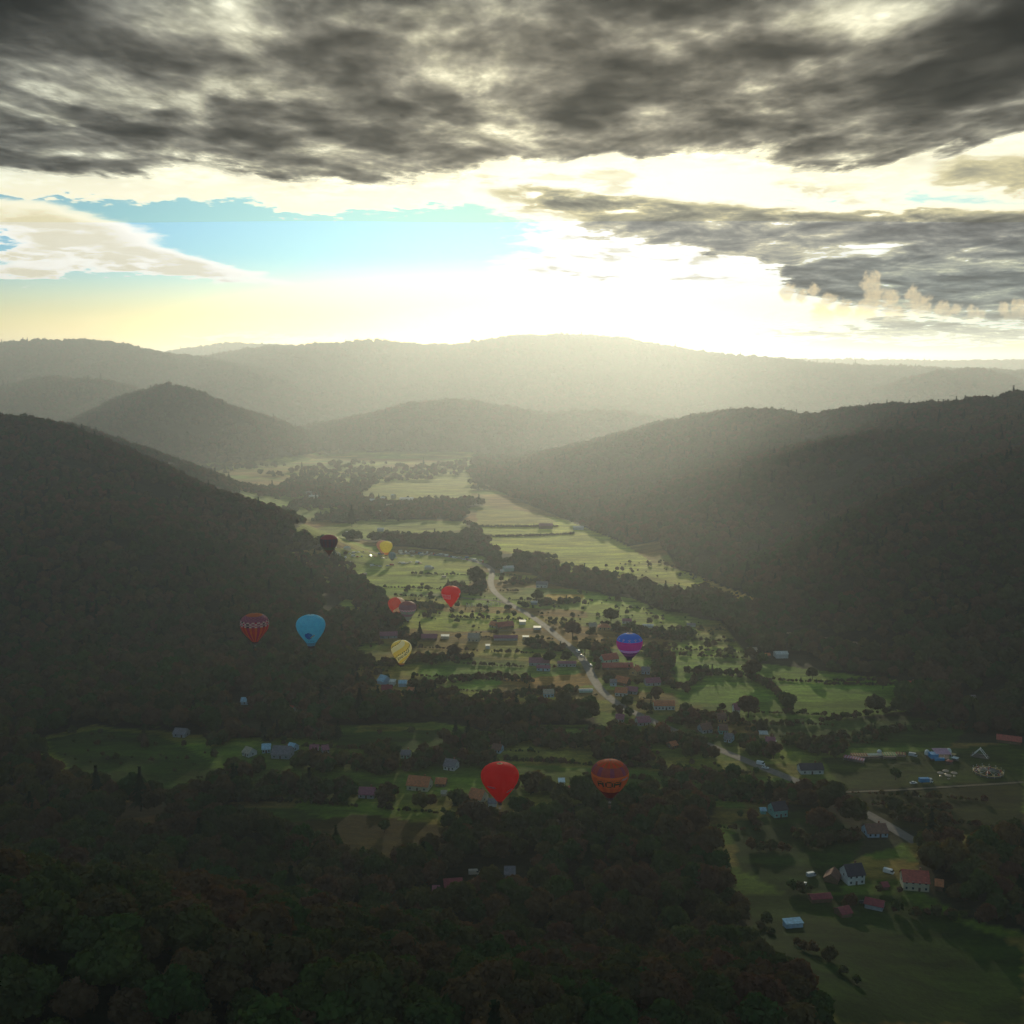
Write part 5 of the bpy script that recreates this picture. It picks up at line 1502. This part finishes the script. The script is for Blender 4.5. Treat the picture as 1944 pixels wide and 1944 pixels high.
# ------------------------------------------------------------------ scatter woods and hedges, free of the kept places
KA = np.array(KEEP)
def free(P, extra=0.0):
    ok = np.ones(len(P), bool)
    for i in range(0, len(KA)):
        kx, ky, kr = KA[i]
        if kx > 1e8: continue
        near = (np.abs(P[:, 0] - kx) < 20) & (np.abs(P[:, 1] - ky) < 20)
        if near.any():
            j = np.where(near)[0]
            d = np.hypot(P[j, 0] - kx, P[j, 1] - ky)
            ok[j[d < kr + P[j, 2] * 0.75]] = False
    return ok
pts = pts[free(pts)]
hp = hp[free(hp)]
# the nearest trees become trees of their own
size = pts[:, 2] / np.hypot(pts[:, 1], 150)
NEARN = 262
infr = (np.abs(pts[:, 0]) < 0.4665 * pts[:, 1] * 1.12) & (pts[:, 1] > 215)
score = np.where(infr, size, 0)
order = np.argsort(-score)[:NEARN]
random.seed(5)
WORDS = {0: 'dark broadleaf tree of the dense wood along the bottom of the picture', 1: 'dark pointed conifer standing in the dense wood along the bottom'}
for i in order:
    x, y, rad, con = pts[i]
    tree(float(x), float(y), float(rad), WORDS[int(con)], 'trees of the foreground wood', bool(con))
pts = np.delete(pts, order, axis=0)

def scatter(name, P, label, crowns, cones, lift):
    """one object: crowns set on points by geometry nodes"""
    me = bpy.data.meshes.new(name)
    n = len(P)
    z = ground_z(P[:, 0], P[:, 1])
    me.vertices.add(n)
    me.vertices.foreach_set('co', np.stack([P[:, 0], P[:, 1], z + lift * P[:, 2]], 1).astype(np.float32).ravel())
    r = np.random.default_rng(n)
    def attr(nm, typ, arr, key='value'):
        a = me.attributes.new(nm, typ, 'POINT'); a.data.foreach_set(key, arr)
    sc = np.stack([P[:, 2], P[:, 2], P[:, 2] * r.uniform(0.8, 1.15, n)], 1).astype(np.float32)
    attr('size', 'FLOAT_VECTOR', sc.ravel(), 'vector')
    attr('turn', 'FLOAT_VECTOR', np.stack([np.zeros(n), np.zeros(n), r.uniform(0, 6.28, n)], 1).astype(np.float32).ravel(), 'vector')
    idx = np.where(P[:, 3] > 0.5, len(crowns) + r.integers(0, len(cones), n), r.integers(0, len(crowns), n)).astype(np.int32)
    attr('kind_index', 'INT', idx)
    o = obj(name, me)
    tag(o, label, kind='stuff')
    ng = bpy.data.node_groups.new(name, 'GeometryNodeTree')
    ng.interface.new_socket('Geometry', in_out='INPUT', socket_type='NodeSocketGeometry')
    ng.interface.new_socket('Geometry', in_out='OUTPUT', socket_type='NodeSocketGeometry')
    N, Lk = ng.nodes, ng.links
    gi, go = N.new('NodeGroupInput'), N.new('NodeGroupOutput')
    inst = N.new('GeometryNodeInstanceOnPoints')
    src = [source_object(m) for m in crowns + cones]
    for m in reversed(src):
        oi = N.new('GeometryNodeObjectInfo'); oi.inputs['Object'].default_value = m
        oi.inputs['As Instance'].default_value = False
        gg = N.new('GeometryNodeGeometryToInstance')
        Lk.new(oi.outputs['Geometry'], gg.inputs[0])
        jn.append(gg)
    join = N.new('GeometryNodeJoinGeometry')
    for gg in jn: Lk.new(gg.outputs[0], join.inputs[0])
    jn.clear()
    def na(nm, typ):
        a = N.new('GeometryNodeInputNamedAttribute'); a.data_type = typ; a.inputs['Name'].default_value = nm
        return a.outputs['Attribute']
    inst.inputs['Pick Instance'].default_value = True
    Lk.new(gi.outputs[0], inst.inputs['Points']); Lk.new(join.outputs[0], inst.inputs['Instance'])
    Lk.new(na('kind_index', 'INT'), inst.inputs['Instance Index'])
    e2r = N.new('FunctionNodeEulerToRotation'); Lk.new(na('turn', 'FLOAT_VECTOR'), e2r.inputs[0]); Lk.new(e2r.outputs[0], inst.inputs['Rotation'])
    Lk.new(na('size', 'FLOAT_VECTOR'), inst.inputs['Scale'])
    Lk.new(inst.outputs[0], go.inputs[0])
    md = o.modifiers.new('scatter', 'NODES'); md.node_group = ng
    return o
jn = []
SRC = {}
def source_object(me):
    """objects that only hold the crown meshes for the scatter; they are not in the scene"""
    if me.name not in SRC:
        SRC[me.name] = bpy.data.objects.new('crown_source', me)
    return SRC[me.name]
nearp = pts[pts[:, 1] < 760]; midp = pts[pts[:, 1] >= 760]
scatter('forest', nearp, 'dense dark wood filling the foreground', CROWN_N, CONE_N, 0.30)
scatter('forest', midp, 'woods covering the hillsides and the valley edges', CROWN_M, CONE_M, 0.30)
scatter('hedgerow', hp, 'hedges, bushes and small trees between the fields', CROWN_M, CONE_M, 0.05)
print('TREES', len(nearp), len(midp), len(hp))

# ------------------------------------------------------------------ hot air balloons
def cloth_material(name, rough=0.7):
    m = bpy.data.materials.new(name); m.use_nodes = True
    t = NT(m.node_tree)
    at = t.n('ShaderNodeAttribute', attribute_name='Print')
    tcn = t.n('ShaderNodeTexCoord')
    n = t.noise(tcn.outputs['Object'], 0.5, 3, 0.6)
    c = t.scale(at.outputs['Color'], t.lin(n, 0.3, 0.7, 1.08, 1.28))
    bs = t.n('ShaderNodeBsdfPrincipled'); t.link(c, bs.inputs['Base Color'])
    bs.inputs['Roughness'].default_value = 0.55; bs.inputs['Specular IOR Level'].default_value = 0.25
    tr = t.n('ShaderNodeBsdfTranslucent'); t.link(c, tr.inputs[0])
    mx = t.n('ShaderNodeMixShader'); mx.inputs[0].default_value = 0.68
    t.t.links.new(bs.outputs[0], mx.inputs[1]); t.t.links.new(tr.outputs[0], mx.inputs[2])
    out = t.n('ShaderNodeOutputMaterial'); t.t.links.new(mx.outputs[0], out.inputs[0])
    return m
CLOTH = cloth_material('balloon_cloth')
WICK = mat('wicker', (0.22, 0.12, 0.05), 0.9, scale=6); ROPE = mat('rope', (0.2, 0.18, 0.15), 0.8); STEEL = mat('burner_steel', (0.25, 0.25, 0.26), 0.7, metal=0.2); LEATH = mat('basket_rim', (0.05, 0.03, 0.02), 0.6)

PROF_T = [(0.0, 0.11), (0.06, 0.20), (0.16, 0.37), (0.28, 0.575), (0.40, 0.76), (0.52, 0.905), (0.62, 0.98), (0.70, 1.0), (0.78, 0.965), (0.86, 0.85), (0.92, 0.68), (0.96, 0.49), (0.985, 0.29), (1.0, 0.0)]
PROF_R = [(0.0, 0.22), (0.06, 0.32), (0.16, 0.50), (0.28, 0.70), (0.40, 0.86), (0.50, 0.95), (0.58, 0.99), (0.65, 1.0), (0.74, 0.97), (0.83, 0.87), (0.90, 0.71), (0.95, 0.52), (0.98, 0.33), (1.0, 0.0)]
PROF_B = [(0.0, 0.26), (0.08, 0.33), (0.18, 0.47), (0.30, 0.67), (0.42, 0.84), (0.54, 0.95), (0.64, 1.0), (0.72, 0.99), (0.80, 0.93), (0.87, 0.81), (0.93, 0.62), (0.97, 0.40), (0.99, 0.23), (1.0, 0.0)]
def interp_prof(prof, n):
    z = np.array([p[0] for p in prof]); r = np.array([p[1] for p in prof])
    # resample by arc length, smoothed
    zz = np.linspace(0, 1, 400); rr = np.interp(zz, z, r)
    for _ in range(10): rr[1:-1] = (rr[:-2] + 2 * rr[1:-1] + rr[2:]) / 4
    s = np.r_[0, np.cumsum(np.hypot(np.diff(zz) * 1.1, np.diff(rr)))]
    t = np.linspace(0, s[-1], n)
    return np.interp(t, s, zz), np.interp(t, s, rr)

def balloon(px, py, Y, D, Hk, label, paint_fn, prof=PROF_T, gores=24, tilt=(0, 0), name='hot_air_balloon', group='hot air balloons over the valley', basket=True, nv=72, nu=144, drop=3.2, on_ground=False):
    """px,py: middle of the envelope in the photograph, Y distance, D diameter, Hk height/diameter; paint_fn(theta,v)->rgb, theta 0 faces the viewer"""
    d = ray(px, py)
    x, y, z = d[0] * Y, Y, CAM_Z + d[2] * Y
    Hh = D * Hk
    if on_ground:
        z = float(ground_z(x, y)) + Hh * 0.5 + (4.2 if basket else 0.3)
    face = math.atan2(-y, -x)          # direction to the viewer
    root = empty(name, (x, y, z - Hh / 2))
    root.rotation_euler = (R(tilt[0]), R(tilt[1]), face)
    tag(root, label, 'hot air balloon', group)
    zv, rv = interp_prof(prof, nv + 1)
    th = np.linspace(0, 2 * math.pi, nu, endpoint=False)
    bul = 1 + 0.018 * np.abs(np.sin(th * gores / 2)) ** 0.8
    RR = rv[:, None] * (D / 2) * (1 + (bul[None, :] - 1) * np.clip(rv[:, None] * 1.3, 0, 1))
    Vx = RR * np.cos(th)[None, :]; Vy = RR * np.sin(th)[None, :]
    Vz = np.repeat((zv * Hh)[:, None], nu, 1)
    Vv = np.stack([Vx, Vy, Vz], -1).reshape(-1, 3)
    i, j = np.meshgrid(np.arange(nv), np.arange(nu), indexing='ij')
    j2 = (j + 1) % nu
    F = np.stack([i * nu + j, i * nu + j2, (i + 1) * nu + j2, (i + 1) * nu + j], -1).reshape(-1, 4)
    vm = ((zv[:-1] + zv[1:]) / 2)[:, None] + 0 * j
    tm = (j + 0.5) / nu * 2 * math.pi
    tm = (tm + math.pi) % (2 * math.pi) - math.pi
    colr = paint_fn(tm.ravel(), vm.ravel(), np.repeat(((rv[:-1] + rv[1:]) / 2)[:, None], nu, 1).ravel())
    seam = (np.abs(((tm.ravel() / (2 * math.pi) * gores) % 1.0) - 0.5) > 0.46)
    colr = np.where(seam[:, None], colr * 0.86, colr)
    me = np_mesh('envelope', Vv, F, [CLOTH], None, True)
    at = me.color_attributes.new('Print', 'FLOAT_COLOR', 'CORNER')
    c4 = np.ones((len(F) * 4, 4), np.float32); c4[:, :3] = np.repeat(colr, 4, axis=0)
    at.data.foreach_set('color', c4.ravel())
    env = obj('envelope', me, root)
    cr = MB(); cr.lathe([(0.5, Hh + 0.02), (0.42, Hh + 0.12), (0.34, Hh + 0.02)], 14); cr.build('crown_ring', STEEL, env)
    if basket:
        r0 = rv[0] * D / 2
        # skirt
        sk = MB(); sk.lathe([(r0 * 0.96, -1.1), (r0 * 0.93, -0.5), (r0, 0.02)], 20)
        s_ = sk.build('skirt', mat('skirt_cloth', (0.10, 0.05, 0.06), 0.8), env)
        zb = -1.1 - drop
        b = MB(); b.box((0, 0, zb - 0.55), (1.5, 1.2, 1.05), taper=1.06); bk = b.build('basket', WICK, root)
        rm = MB()
        for sy in (-1, 1): rm.tube((-0.8, sy * 0.63, zb), (0.8, sy * 0.63, zb), 0.07)
        for sx in (-1, 1): rm.tube((sx * 0.79, -0.66, zb), (sx * 0.79, 0.66, zb), 0.07)
        rm.build('basket_rim', LEATH, bk)
        bn = MB(); bn.tube((-0.25, 0, zb + 1.5), (-0.25, 0, zb + 2.0), 0.2, n=8); bn.tube((0.25, 0, zb + 1.5), (0.25, 0, zb + 2.0), 0.2, n=8); bn.box((0, 0, zb + 1.5), (1.4, 1.1, 0.06)); bn.build('burner', STEEL, root)
        rp = MB()
        for sx in (-1, 1):
            for sy in (-1, 1):
                rp.tube((sx * 0.75, sy * 0.6, zb), (sx * 0.68, sy * 0.53, zb + 1.5), 0.03, n=4, caps=False)
        for q in range(12):
            a = q * 6.2832 / 12
            rp.tube((0.66 * (1 if math.cos(a) > 0 else -1), 0.5 * (1 if math.sin(a) > 0 else -1), zb + 1.5), (math.cos(a) * r0, math.sin(a) * r0, -0.2), 0.025, n=4, caps=False)
        rp.build('rigging', ROPE, root)
    return root

def const(c):
    return np.array(c, float)
def lay(n, c):
    return np.tile(const(c), (n, 1))
def ell(t, v, t0, v0, rt, rv_):
    return ((t - t0) / rt) ** 2 + ((v - v0) / rv_) ** 2 < 1

GLYPH = {'A': ['01110', '10001', '10001', '11111', '10001', '10001', '10001'], 'O': ['01110', '10001', '10001', '10001', '10001', '10001', '01110'], 'I': ['111', '010', '010', '010', '010', '010', '111'],
         'm': ['00000', '00000', '11010', '10101', '10101', '10101', '10101'], 'n': ['0000', '0000', '1110', '1001', '1001', '1001', '1001'], 'e': ['00000', '00000', '01110', '10001', '11110', '10000', '01111'],
         's': ['0000', '0000', '0111', '1000', '0110', '0001', '1110'], 'i': ['1', '0', '1', '1', '1', '1', '1'], 'l': ['1', '1', '1', '1', '1', '1', '1'], 'b': ['1000', '1000', '1110', '1001', '1001', '1001', '1110'],
         't': ['010', '010', '111', '010', '010', '010', '011'], 'N': ['10001', '11001', '10101', '10101', '10011', '10001', '10001'], 'S': ['01111', '10000', '10000', '01110', '00001', '00001', '11110'], 'C': ['01110', '10001', '10000', '10000', '10000', '10001', '01110']}
def text_mask(s, u, v, u0, u1, v0, v1):
    """bitmap lettering between u0..u1, v0..v1 (v up)"""
    rows = ['0'.join(GLYPH[c][r] for c in s) for r in range(7)]
    bm = np.array([[int(ch) for ch in row] for row in rows])
    x = (u - u0) / (u1 - u0); y = (v1 - v) / (v1 - v0)
    ok = (x >= 0) & (x < 1) & (y >= 0) & (y < 1)
    xi = np.clip((x * bm.shape[1]).astype(int), 0, bm.shape[1] - 1); yi = np.clip((y * 7).astype(int), 0, 6)
    return ok & (bm[yi, xi] == 1)
# theta > 0 lies to the viewer's right or left depending on the turn: sgn makes +u point right in the picture
def U(t): return t

def p_red(t, v, r):
    c = lay(len(t), (0.92, 0.016, 0.016)); u = U(t)
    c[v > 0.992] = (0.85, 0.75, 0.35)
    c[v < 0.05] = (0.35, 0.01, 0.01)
    m = ell(u, v, -0.52, 0.52, 0.30, 0.032); c[m] = (0.62, 0.42, 0.55)
    m = text_mask('ONSON', u, v, -0.76, -0.28, 0.503, 0.537); c[m] = (0.42, 0.10, 0.28)
    m = ell(u - (v - 0.40) * 2.2, v, 0.72, 0.40, 0.22, 0.052); c[m] = (0.62, 0.42, 0.55)
    m = ell(u - (v - 0.40) * 2.2, v, 0.74, 0.40, 0.10, 0.025); c[m] = (0.42, 0.12, 0.30)
    return c
def p_orange(t, v, r):
    g = np.floor(t / (2 * math.pi) * 24).astype(int)
    c = lay(len(t), (0.75, 0.26, 0.05)); u = U(t)
    c[g % 2 == 0] = (0.66, 0.22, 0.05)
    m = v > 0.90; c[m] = (0.80, 0.10, 0.02); c[m & (g % 2 == 0)] = (0.62, 0.16, 0.03)
    m = (v > 0.70) & (v < 0.90); c[m] = (0.50, 0.14, 0.12); c[m & (g % 3 == 0)] = (0.36, 0.12, 0.22)
    m = (v > 0.655) & (v < 0.70); c[m] = (0.85, 0.30, 0.06)
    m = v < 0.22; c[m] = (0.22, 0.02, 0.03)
    m = text_mask('AOA', u, v, -0.75, 0.65, 0.42, 0.60); c[m] = (0.03, 0.10, 0.03)
    m = ell(u - (v - 0.62) * 2.0, v, 0.95, 0.62, 0.28, 0.035); c[m] = (0.55, 0.50, 0.55)
    return c
def p_check(t, v, r):
    g = np.floor(t / (2 * math.pi) * 32).astype(int)
    c = lay(len(t), (0.75, 0.08, 0.07)); c[g % 2 == 0] = (0.85, 0.18, 0.05); c[g % 4 == 1] = (0.65, 0.05, 0.14)
    m = v > 0.60
    z = np.floor((v - 0.60) / 0.040).astype(int)
    chk = ((g + z) % 2 == 0)
    c[m] = (0.46, 0.18, 0.26); c[m & chk] = (0.32, 0.12, 0.22)
    m1 = (v > 0.60) & (v < 0.76); c[m1 & chk] = (0.85, 0.80, 0.72); c[m1 & ~chk & (g % 3 == 0)] = (0.05, 0.03, 0.05); c[m1 & ~chk & (g % 5 == 0)] = (0.55, 0.05, 0.12)
    m2 = v > 0.93; c[m2] = (0.62, 0.20, 0.05)
    return c
def p_blue(t, v, r):
    c = lay(len(t), (0.22, 0.68, 0.84)); u = U(t)
    c[v > 0.985] = (0.55, 0.80, 0.85)
    c[v < 0.12] = (0.22, 0.40, 0.55)
    m = ell(u, v, -0.20, 0.38, 0.33, 0.115); c[m] = (0.02, 0.12, 0.42)
    m = ell(u, v, -0.12, 0.41, 0.13, 0.05); c[m] = (0.03, 0.20, 0.50)
    m = ell(u - (v - 0.37) * 3.2, v, 0.12, 0.37, 0.085, 0.055); c[m] = (0.75, 0.55, 0.12)
    m = ell(u - (v - 0.39) * 3.2, v, 0.17, 0.395, 0.05, 0.03); c[m] = (0.60, 0.20, 0.18)
    m = text_mask('INNSSOAN', u, v, -0.42, 0.46, 0.165, 0.20); c[m] = (0.05, 0.22, 0.30)
    return c
def p_flag(t, v, r):
    n = len(t)
    c = lay(n, (0.98, 0.06, 0.40)); u = U(t)
    c[v > 0.72] = (0.08, 0.40, 0.98)
    c[v > 0.985] = (0.5, 0.6, 0.5)
    c[(v < 0.40)] = (0.98, 0.66, 0.90)
    c[v < 0.30] = (0.16, 0.03, 0.20)
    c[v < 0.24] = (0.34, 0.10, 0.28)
    c[v < 0.13] = (0.08, 0.015, 0.10)
    # stars
    ns = 12
    a = (t / (2 * math.pi) * ns + 0.5) % 1.0 - 0.5
    du = a * (2 * math.pi / ns) * r * 1.0
    dv = (v - 0.80) * 2.0
    ang = np.arctan2(du, dv); rad = np.hypot(du, dv)
    star = rad < 0.075 * (0.55 + 0.45 * np.clip(np.cos(ang * 5) * 1.2, -0.4, 1)) * 1.45
    c[star & (v > 0.73)] = (0.85, 0.85, 0.92)
    return c
def p_stripe(t, v, r):
    c = lay(len(t), (0.85, 0.78, 0.5)); u = U(t)
    s = v - 0.26 * u             # bands rising to the right
    ph = (s - 0.02) / 0.25
    k = np.floor(ph).astype(int); f = ph - k
    yel = (k % 2 == 0)
    c[yel] = (0.88, 0.72, 0.18)
    c[~yel] = (0.92, 0.88, 0.68)
    # rows of dark diamonds on the edges of the yellow bands
    w = (u * 5.0) % 1.0 - 0.5
    dia = (np.abs(w) * 0.30 + np.abs(f - 0.10) * 0.9) < 0.115
    c[dia & yel] = (0.03, 0.03, 0.02)
    # word on the light band
    kk = 1
    m = text_mask('Amnesiblt', u, ph, -0.62, 0.85, kk + 0.22, kk + 0.86); c[m] = (0.02, 0.05, 0.04)
    c[v < 0.06] = (0.50, 0.20, 0.05)
    return c
def p_banner(t, v, r):
    c = lay(len(t), (0.90, 0.05, 0.06)); u = U(t)
    m = (v > 0.975); c[m] = (0.80, 0.30, 0.08)
    m = (u > -1.45) & (u < -0.02) & (v > 0.44) & (v < 0.66); c[m] = (0.92, 0.58, 0.74)
    m = text_mask('CANON' if False else 'SNOAN', u, v, -1.30, -0.15, 0.50, 0.60); c[m] = (0.60, 0.05, 0.26)
    m = (u > 1.05) & (v > 0.58) & (v < 0.68) & (u < 1.8); c[m] = (0.75, 0.70, 0.72)
    m = (u > 1.05) & (v > 0.42) & (v < 0.46) & (u < 1.8); c[m] = (0.75, 0.70, 0.72)
    return c
def p_coral(t, v, r):
    c = lay(len(t), (0.78, 0.08, 0.04)); u = U(t)
    m = (v < 0.52 + 0.28 * u) & (v > 0.28); c[m] = (0.78, 0.74, 0.58)
    m = (u > 0.55) & (v > 0.55); c[m] = (0.80, 0.76, 0.60)
    c[v < 0.28] = (0.66, 0.16, 0.14)
    c[v < 0.08] = (0.30, 0.03, 0.05)
    return c
def p_grey(t, v, r):
    c = lay(len(t), (0.34, 0.40, 0.42)); u = U(t)
    g = np.floor(t / (2 * math.pi) * 24).astype(int)
    c[g % 2 == 0] = (0.28, 0.44, 0.44)
    m = v > 0.62; c[m] = (0.34, 0.18, 0.26)
    zz_ = 0.56 + 0.05 * np.abs(((u * 6) % 2) - 1)
    m = np.abs(v - zz_) < 0.03; c[m] = (0.75, 0.50, 0.66)
    m = (v > 0.86); c[m] = (0.40, 0.16, 0.16)
    m = (v < 0.40) & (v > 0.26); c[m] = (0.30, 0.22, 0.34)
    return c
def p_maroon(t, v, r):
    c = lay(len(t), (0.18, 0.06, 0.12)); g = np.floor(t / (2 * math.pi) * 24).astype(int)
    c[g % 2 == 0] = (0.12, 0.07, 0.15)
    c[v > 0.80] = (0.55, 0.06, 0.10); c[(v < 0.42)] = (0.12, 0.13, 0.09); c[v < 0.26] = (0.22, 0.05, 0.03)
    return c
def p_yellow(t, v, r):
    c = lay(len(t), (0.85, 0.74, 0.10)); u = U(t)
    c[v < 0.16] = (0.78, 0.30, 0.05)
    return c
def p_peach(t, v, r):
    return lay(len(t), (0.66, 0.40, 0.30))
def p_steel(t, v, r):
    c = lay(len(t), (0.16, 0.27, 0.34)); g = np.floor(t / (2 * math.pi) * 16).astype(int); c[g % 2 == 0] = (0.22, 0.30, 0.36); c[v < 0.2] = (0.12, 0.08, 0.12); return c
def p_pale(t, v, r):
    c = lay(len(t), (0.40, 0.46, 0.42)); g = np.floor(t / (2 * math.pi) * 16).astype(int); c[g % 2 == 0] = (0.16, 0.24, 0.20); c[(g % 4 == 1)] = (0.60, 0.55, 0.36); return c

B = balloon
Dn = 17.0
def Yof(D, wpx): return D * FPX / wpx
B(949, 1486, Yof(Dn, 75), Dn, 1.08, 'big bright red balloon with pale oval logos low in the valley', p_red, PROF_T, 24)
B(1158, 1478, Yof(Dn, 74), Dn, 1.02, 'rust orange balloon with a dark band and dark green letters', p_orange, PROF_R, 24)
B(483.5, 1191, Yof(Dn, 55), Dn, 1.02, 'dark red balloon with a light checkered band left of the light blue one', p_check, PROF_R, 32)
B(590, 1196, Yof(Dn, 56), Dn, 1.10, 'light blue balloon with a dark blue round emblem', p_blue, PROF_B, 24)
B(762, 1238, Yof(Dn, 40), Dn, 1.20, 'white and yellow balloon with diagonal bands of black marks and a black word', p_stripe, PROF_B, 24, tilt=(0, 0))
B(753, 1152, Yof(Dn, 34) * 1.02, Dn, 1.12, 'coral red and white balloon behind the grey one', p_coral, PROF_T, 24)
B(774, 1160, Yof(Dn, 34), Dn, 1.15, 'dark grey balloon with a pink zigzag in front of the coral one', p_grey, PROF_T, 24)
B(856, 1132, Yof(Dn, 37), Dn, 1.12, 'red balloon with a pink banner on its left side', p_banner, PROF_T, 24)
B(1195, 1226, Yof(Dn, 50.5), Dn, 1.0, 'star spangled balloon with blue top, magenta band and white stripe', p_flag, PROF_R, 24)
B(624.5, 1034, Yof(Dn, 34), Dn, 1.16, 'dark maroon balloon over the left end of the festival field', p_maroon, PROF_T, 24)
B(604, 1038, 1420, 15.5, 1.25, 'grey blue balloon standing behind the dark maroon one', p_steel, PROF_T, 16, nu=96, nv=48, basket=True)
B(733, 1040, 1400, 16.5, 1.08, 'plain bright yellow balloon on the festival field', p_yellow, PROF_B, 24, nu=96, nv=48)
B(726, 1038, 1425, 15.5, 1.10, 'pale peach balloon hidden behind the yellow one', p_peach, PROF_B, 24, nu=96, nv=48)
B(744.5, 1056, 1360, 9.5, 1.15, 'small pale grey half inflated balloon in front of the yellow one', p_steel, PROF_R, 16, nu=64, nv=32, basket=False)
B(637, 1058, 1350, 13.5, 1.05, 'pale green and white striped balloon half inflated below the maroon one', p_pale, PROF_R, 16, nu=64, nv=32, basket=False)

# ------------------------------------------------------------------ haze
def haze():
    m = bpy.data.materials.new('valley_haze')
    m.use_nodes = True
    t = NT(m.node_tree)
    pv = t.n('ShaderNodeVolumePrincipled')
    pv.inputs['Color'].default_value = (0.84, 0.92, 1.0, 1)
    pv.inputs['Density'].default_value = HAZE_D
    pv.inputs['Anisotropy'].default_value = HAZE_G
    out = t.n('ShaderNodeOutputMaterial')
    t.t.links.new(pv.outputs[0], out.inputs['Volume'])
    mb = MB()
    mb.box((0, 8500, 203), (23200, 21000, 414))
    o = mb.build('haze', m)
    tag(o, kind='stuff', label='pale sunlit haze filling the whole valley')
HAZE_D = 0.00016
HAZE_G = 0.60
haze()

# ------------------------------------------------------------------ the grey cloud deck, four kilometres up
DECK_Z = 4000.0
def deck_xy(px, py):
    d = ray(px, py)
    t = (DECK_Z - CAM_Z) / d[2]
    return d[0] * t, t
def cloud_layer():
    m = bpy.data.materials.new('cloud_deck')
    m.use_nodes = True
    t = NT(m.node_tree)
    g = t.n('ShaderNodeNewGeometry')
    x, y, z = t.sep(g.outputs['Position'])
    X, Y = x / 1000.0, y / 1000.0
    p = t.vec(X * 0.20, Y * 0.105, 0.0)
    nw = t.noise(t.add(p, (7.3, 2.1, 4.0)), 1.6, 3, 0.5)
    nb = t.noise(t.add(p, (3.7, 1.2, 0.0)), 1.7, 5, 0.55, 0.35)
    nbs = t.noise(t.add(p, (3.7, 1.27, 0.0)), 1.7, 5, 0.55, 0.35)
    nm = t.noise(t.add(p, (1.2, 9.2, 2.0)), 4.6, 4, 0.50, 0.25)
    nms = t.noise(t.add(p, (1.2, 9.23, 2.0)), 4.6, 4, 0.50, 0.25)
    nf = t.noise(t.add(p, (5.5, 4.2, 1.0)), 16.0, 3, 0.55, 0.2)
    EDGE = [(-400, 330), (0, 318), (200, 332), (430, 318), (560, 345), (700, 348), (850, 345), (930, 318), (1030, 312), (1078, 313), (1110, 305), (1138, 291), (1165, 290), (1190, 294),
            (1215, 306), (1260, 300), (1350, 284), (1500, 296), (1650, 318), (1760, 306), (1850, 262), (1944, 250), (2300, 290)]
    q = sorted((a / 1000, b / 1000) for a, b in (deck_xy(*e) for e in EDGE))
    q = [(-60.0, q[0][1])] + q + [(60.0, q[-1][1])]
    nd = t.curve(X, q, -60.0, 60.0, 15.0, 30.0)
    calm = 1.0 - (-((X - 1.75) * (X - 1.75)) / (1.5 * 1.5)).exp()
    ragged = ((nw - 0.5) * 3.6 + (nm - 0.5) * 4.0 + (nf - 0.5) * 1.5) * calm + (nm - 0.5) * 0.35 + (nf - 0.5) * 0.5
    s = nd - Y + ragged
    deck = t.ss(s, -0.15, 1.3) * calm + t.ss(s, -0.12, 0.40) * (1.0 - calm)
    fb = (nb - 0.5) * 1.8 + (nm - 0.5) * 2.3 + (nf - 0.5) * 0.5
    th = deck * (0.98 - calm * 0.26) + deck * fb * (0.25 + 0.75 * t.ss(s, 0.3, 3.0))
    def pb(px, py, rx, ry, amp):
        a, b = deck_xy(px, py)
        a1, _ = deck_xy(px + rx, py); _, b1 = deck_xy(px, py + ry)
        u = (X - a / 1000) / ((a1 - a) / 1000); v = (Y - b / 1000) / (abs(b1 - b) / 1000)
        return (-(u * u + v * v)).exp() * amp
    th = th + deck * (pb(40, 30, 200, 80, 0.9) + pb(1880, 130, 190, 100, 0.9) + pb(1940, 20, 200, 120, 0.4) + pb(1350, 170, 260, 70, 0.25) + pb(330, 100, 160, 30, 0.35))
    th = th - deck * (pb(1650, 20, 260, 30, 0.45) + pb(1380, 60, 160, 30, 0.25) + pb(250, 190, 260, 22, 0.15))
    th = th * t.ss(Y, -6.0, 11.0, 0.55, 0.90)
    rim = (nb - nbs) * 3.4 + (nm - nms) * 2.4
    od = t.m('MAXIMUM', th - rim * t.ss(th, 0.1, 0.5), 0.0) * 2.45
    tr = (-od).exp()
    cool = t.ss(y, 14000.0, 3000.0)
    col = t.mix(t.ss(tr, 0.45, 0.08), (1.0, 0.965, 0.80), (1.0, 0.955, 0.87))
    col = t.mix(cool, col, t.mulc(col, (0.60, 0.88, 1.18)))
    b = t.n('ShaderNodeBsdfTransparent')
    t.link(t.scale(col, tr), b.inputs[0])
    out = t.n('ShaderNodeOutputMaterial')
    t.t.links.new(b.outputs[0], out.inputs['Surface'])
    n = 120
    gx = np.linspace(-60000, 60000, n); gy = np.linspace(-50000, 30000, n)
    A, Bm = np.meshgrid(gx, gy, indexing='ij')
    Zc = DECK_Z + fbm2(A, Bm, 6000, 3, 88) * 60
    i, j = np.meshgrid(np.arange(n - 1), np.arange(n - 1), indexing='ij')
    F = np.stack([i * n + j, (i + 1) * n + j, (i + 1) * n + j + 1, i * n + j + 1], -1).reshape(-1, 4)
    o = obj('cloud_layer', np_mesh('cloud_layer', np.stack([A, Bm, Zc], -1).reshape(-1, 3), F, [m], None, True))
    tag(o, 'dark ragged grey cloud deck covering the upper sky', kind='stuff')
cloud_layer()
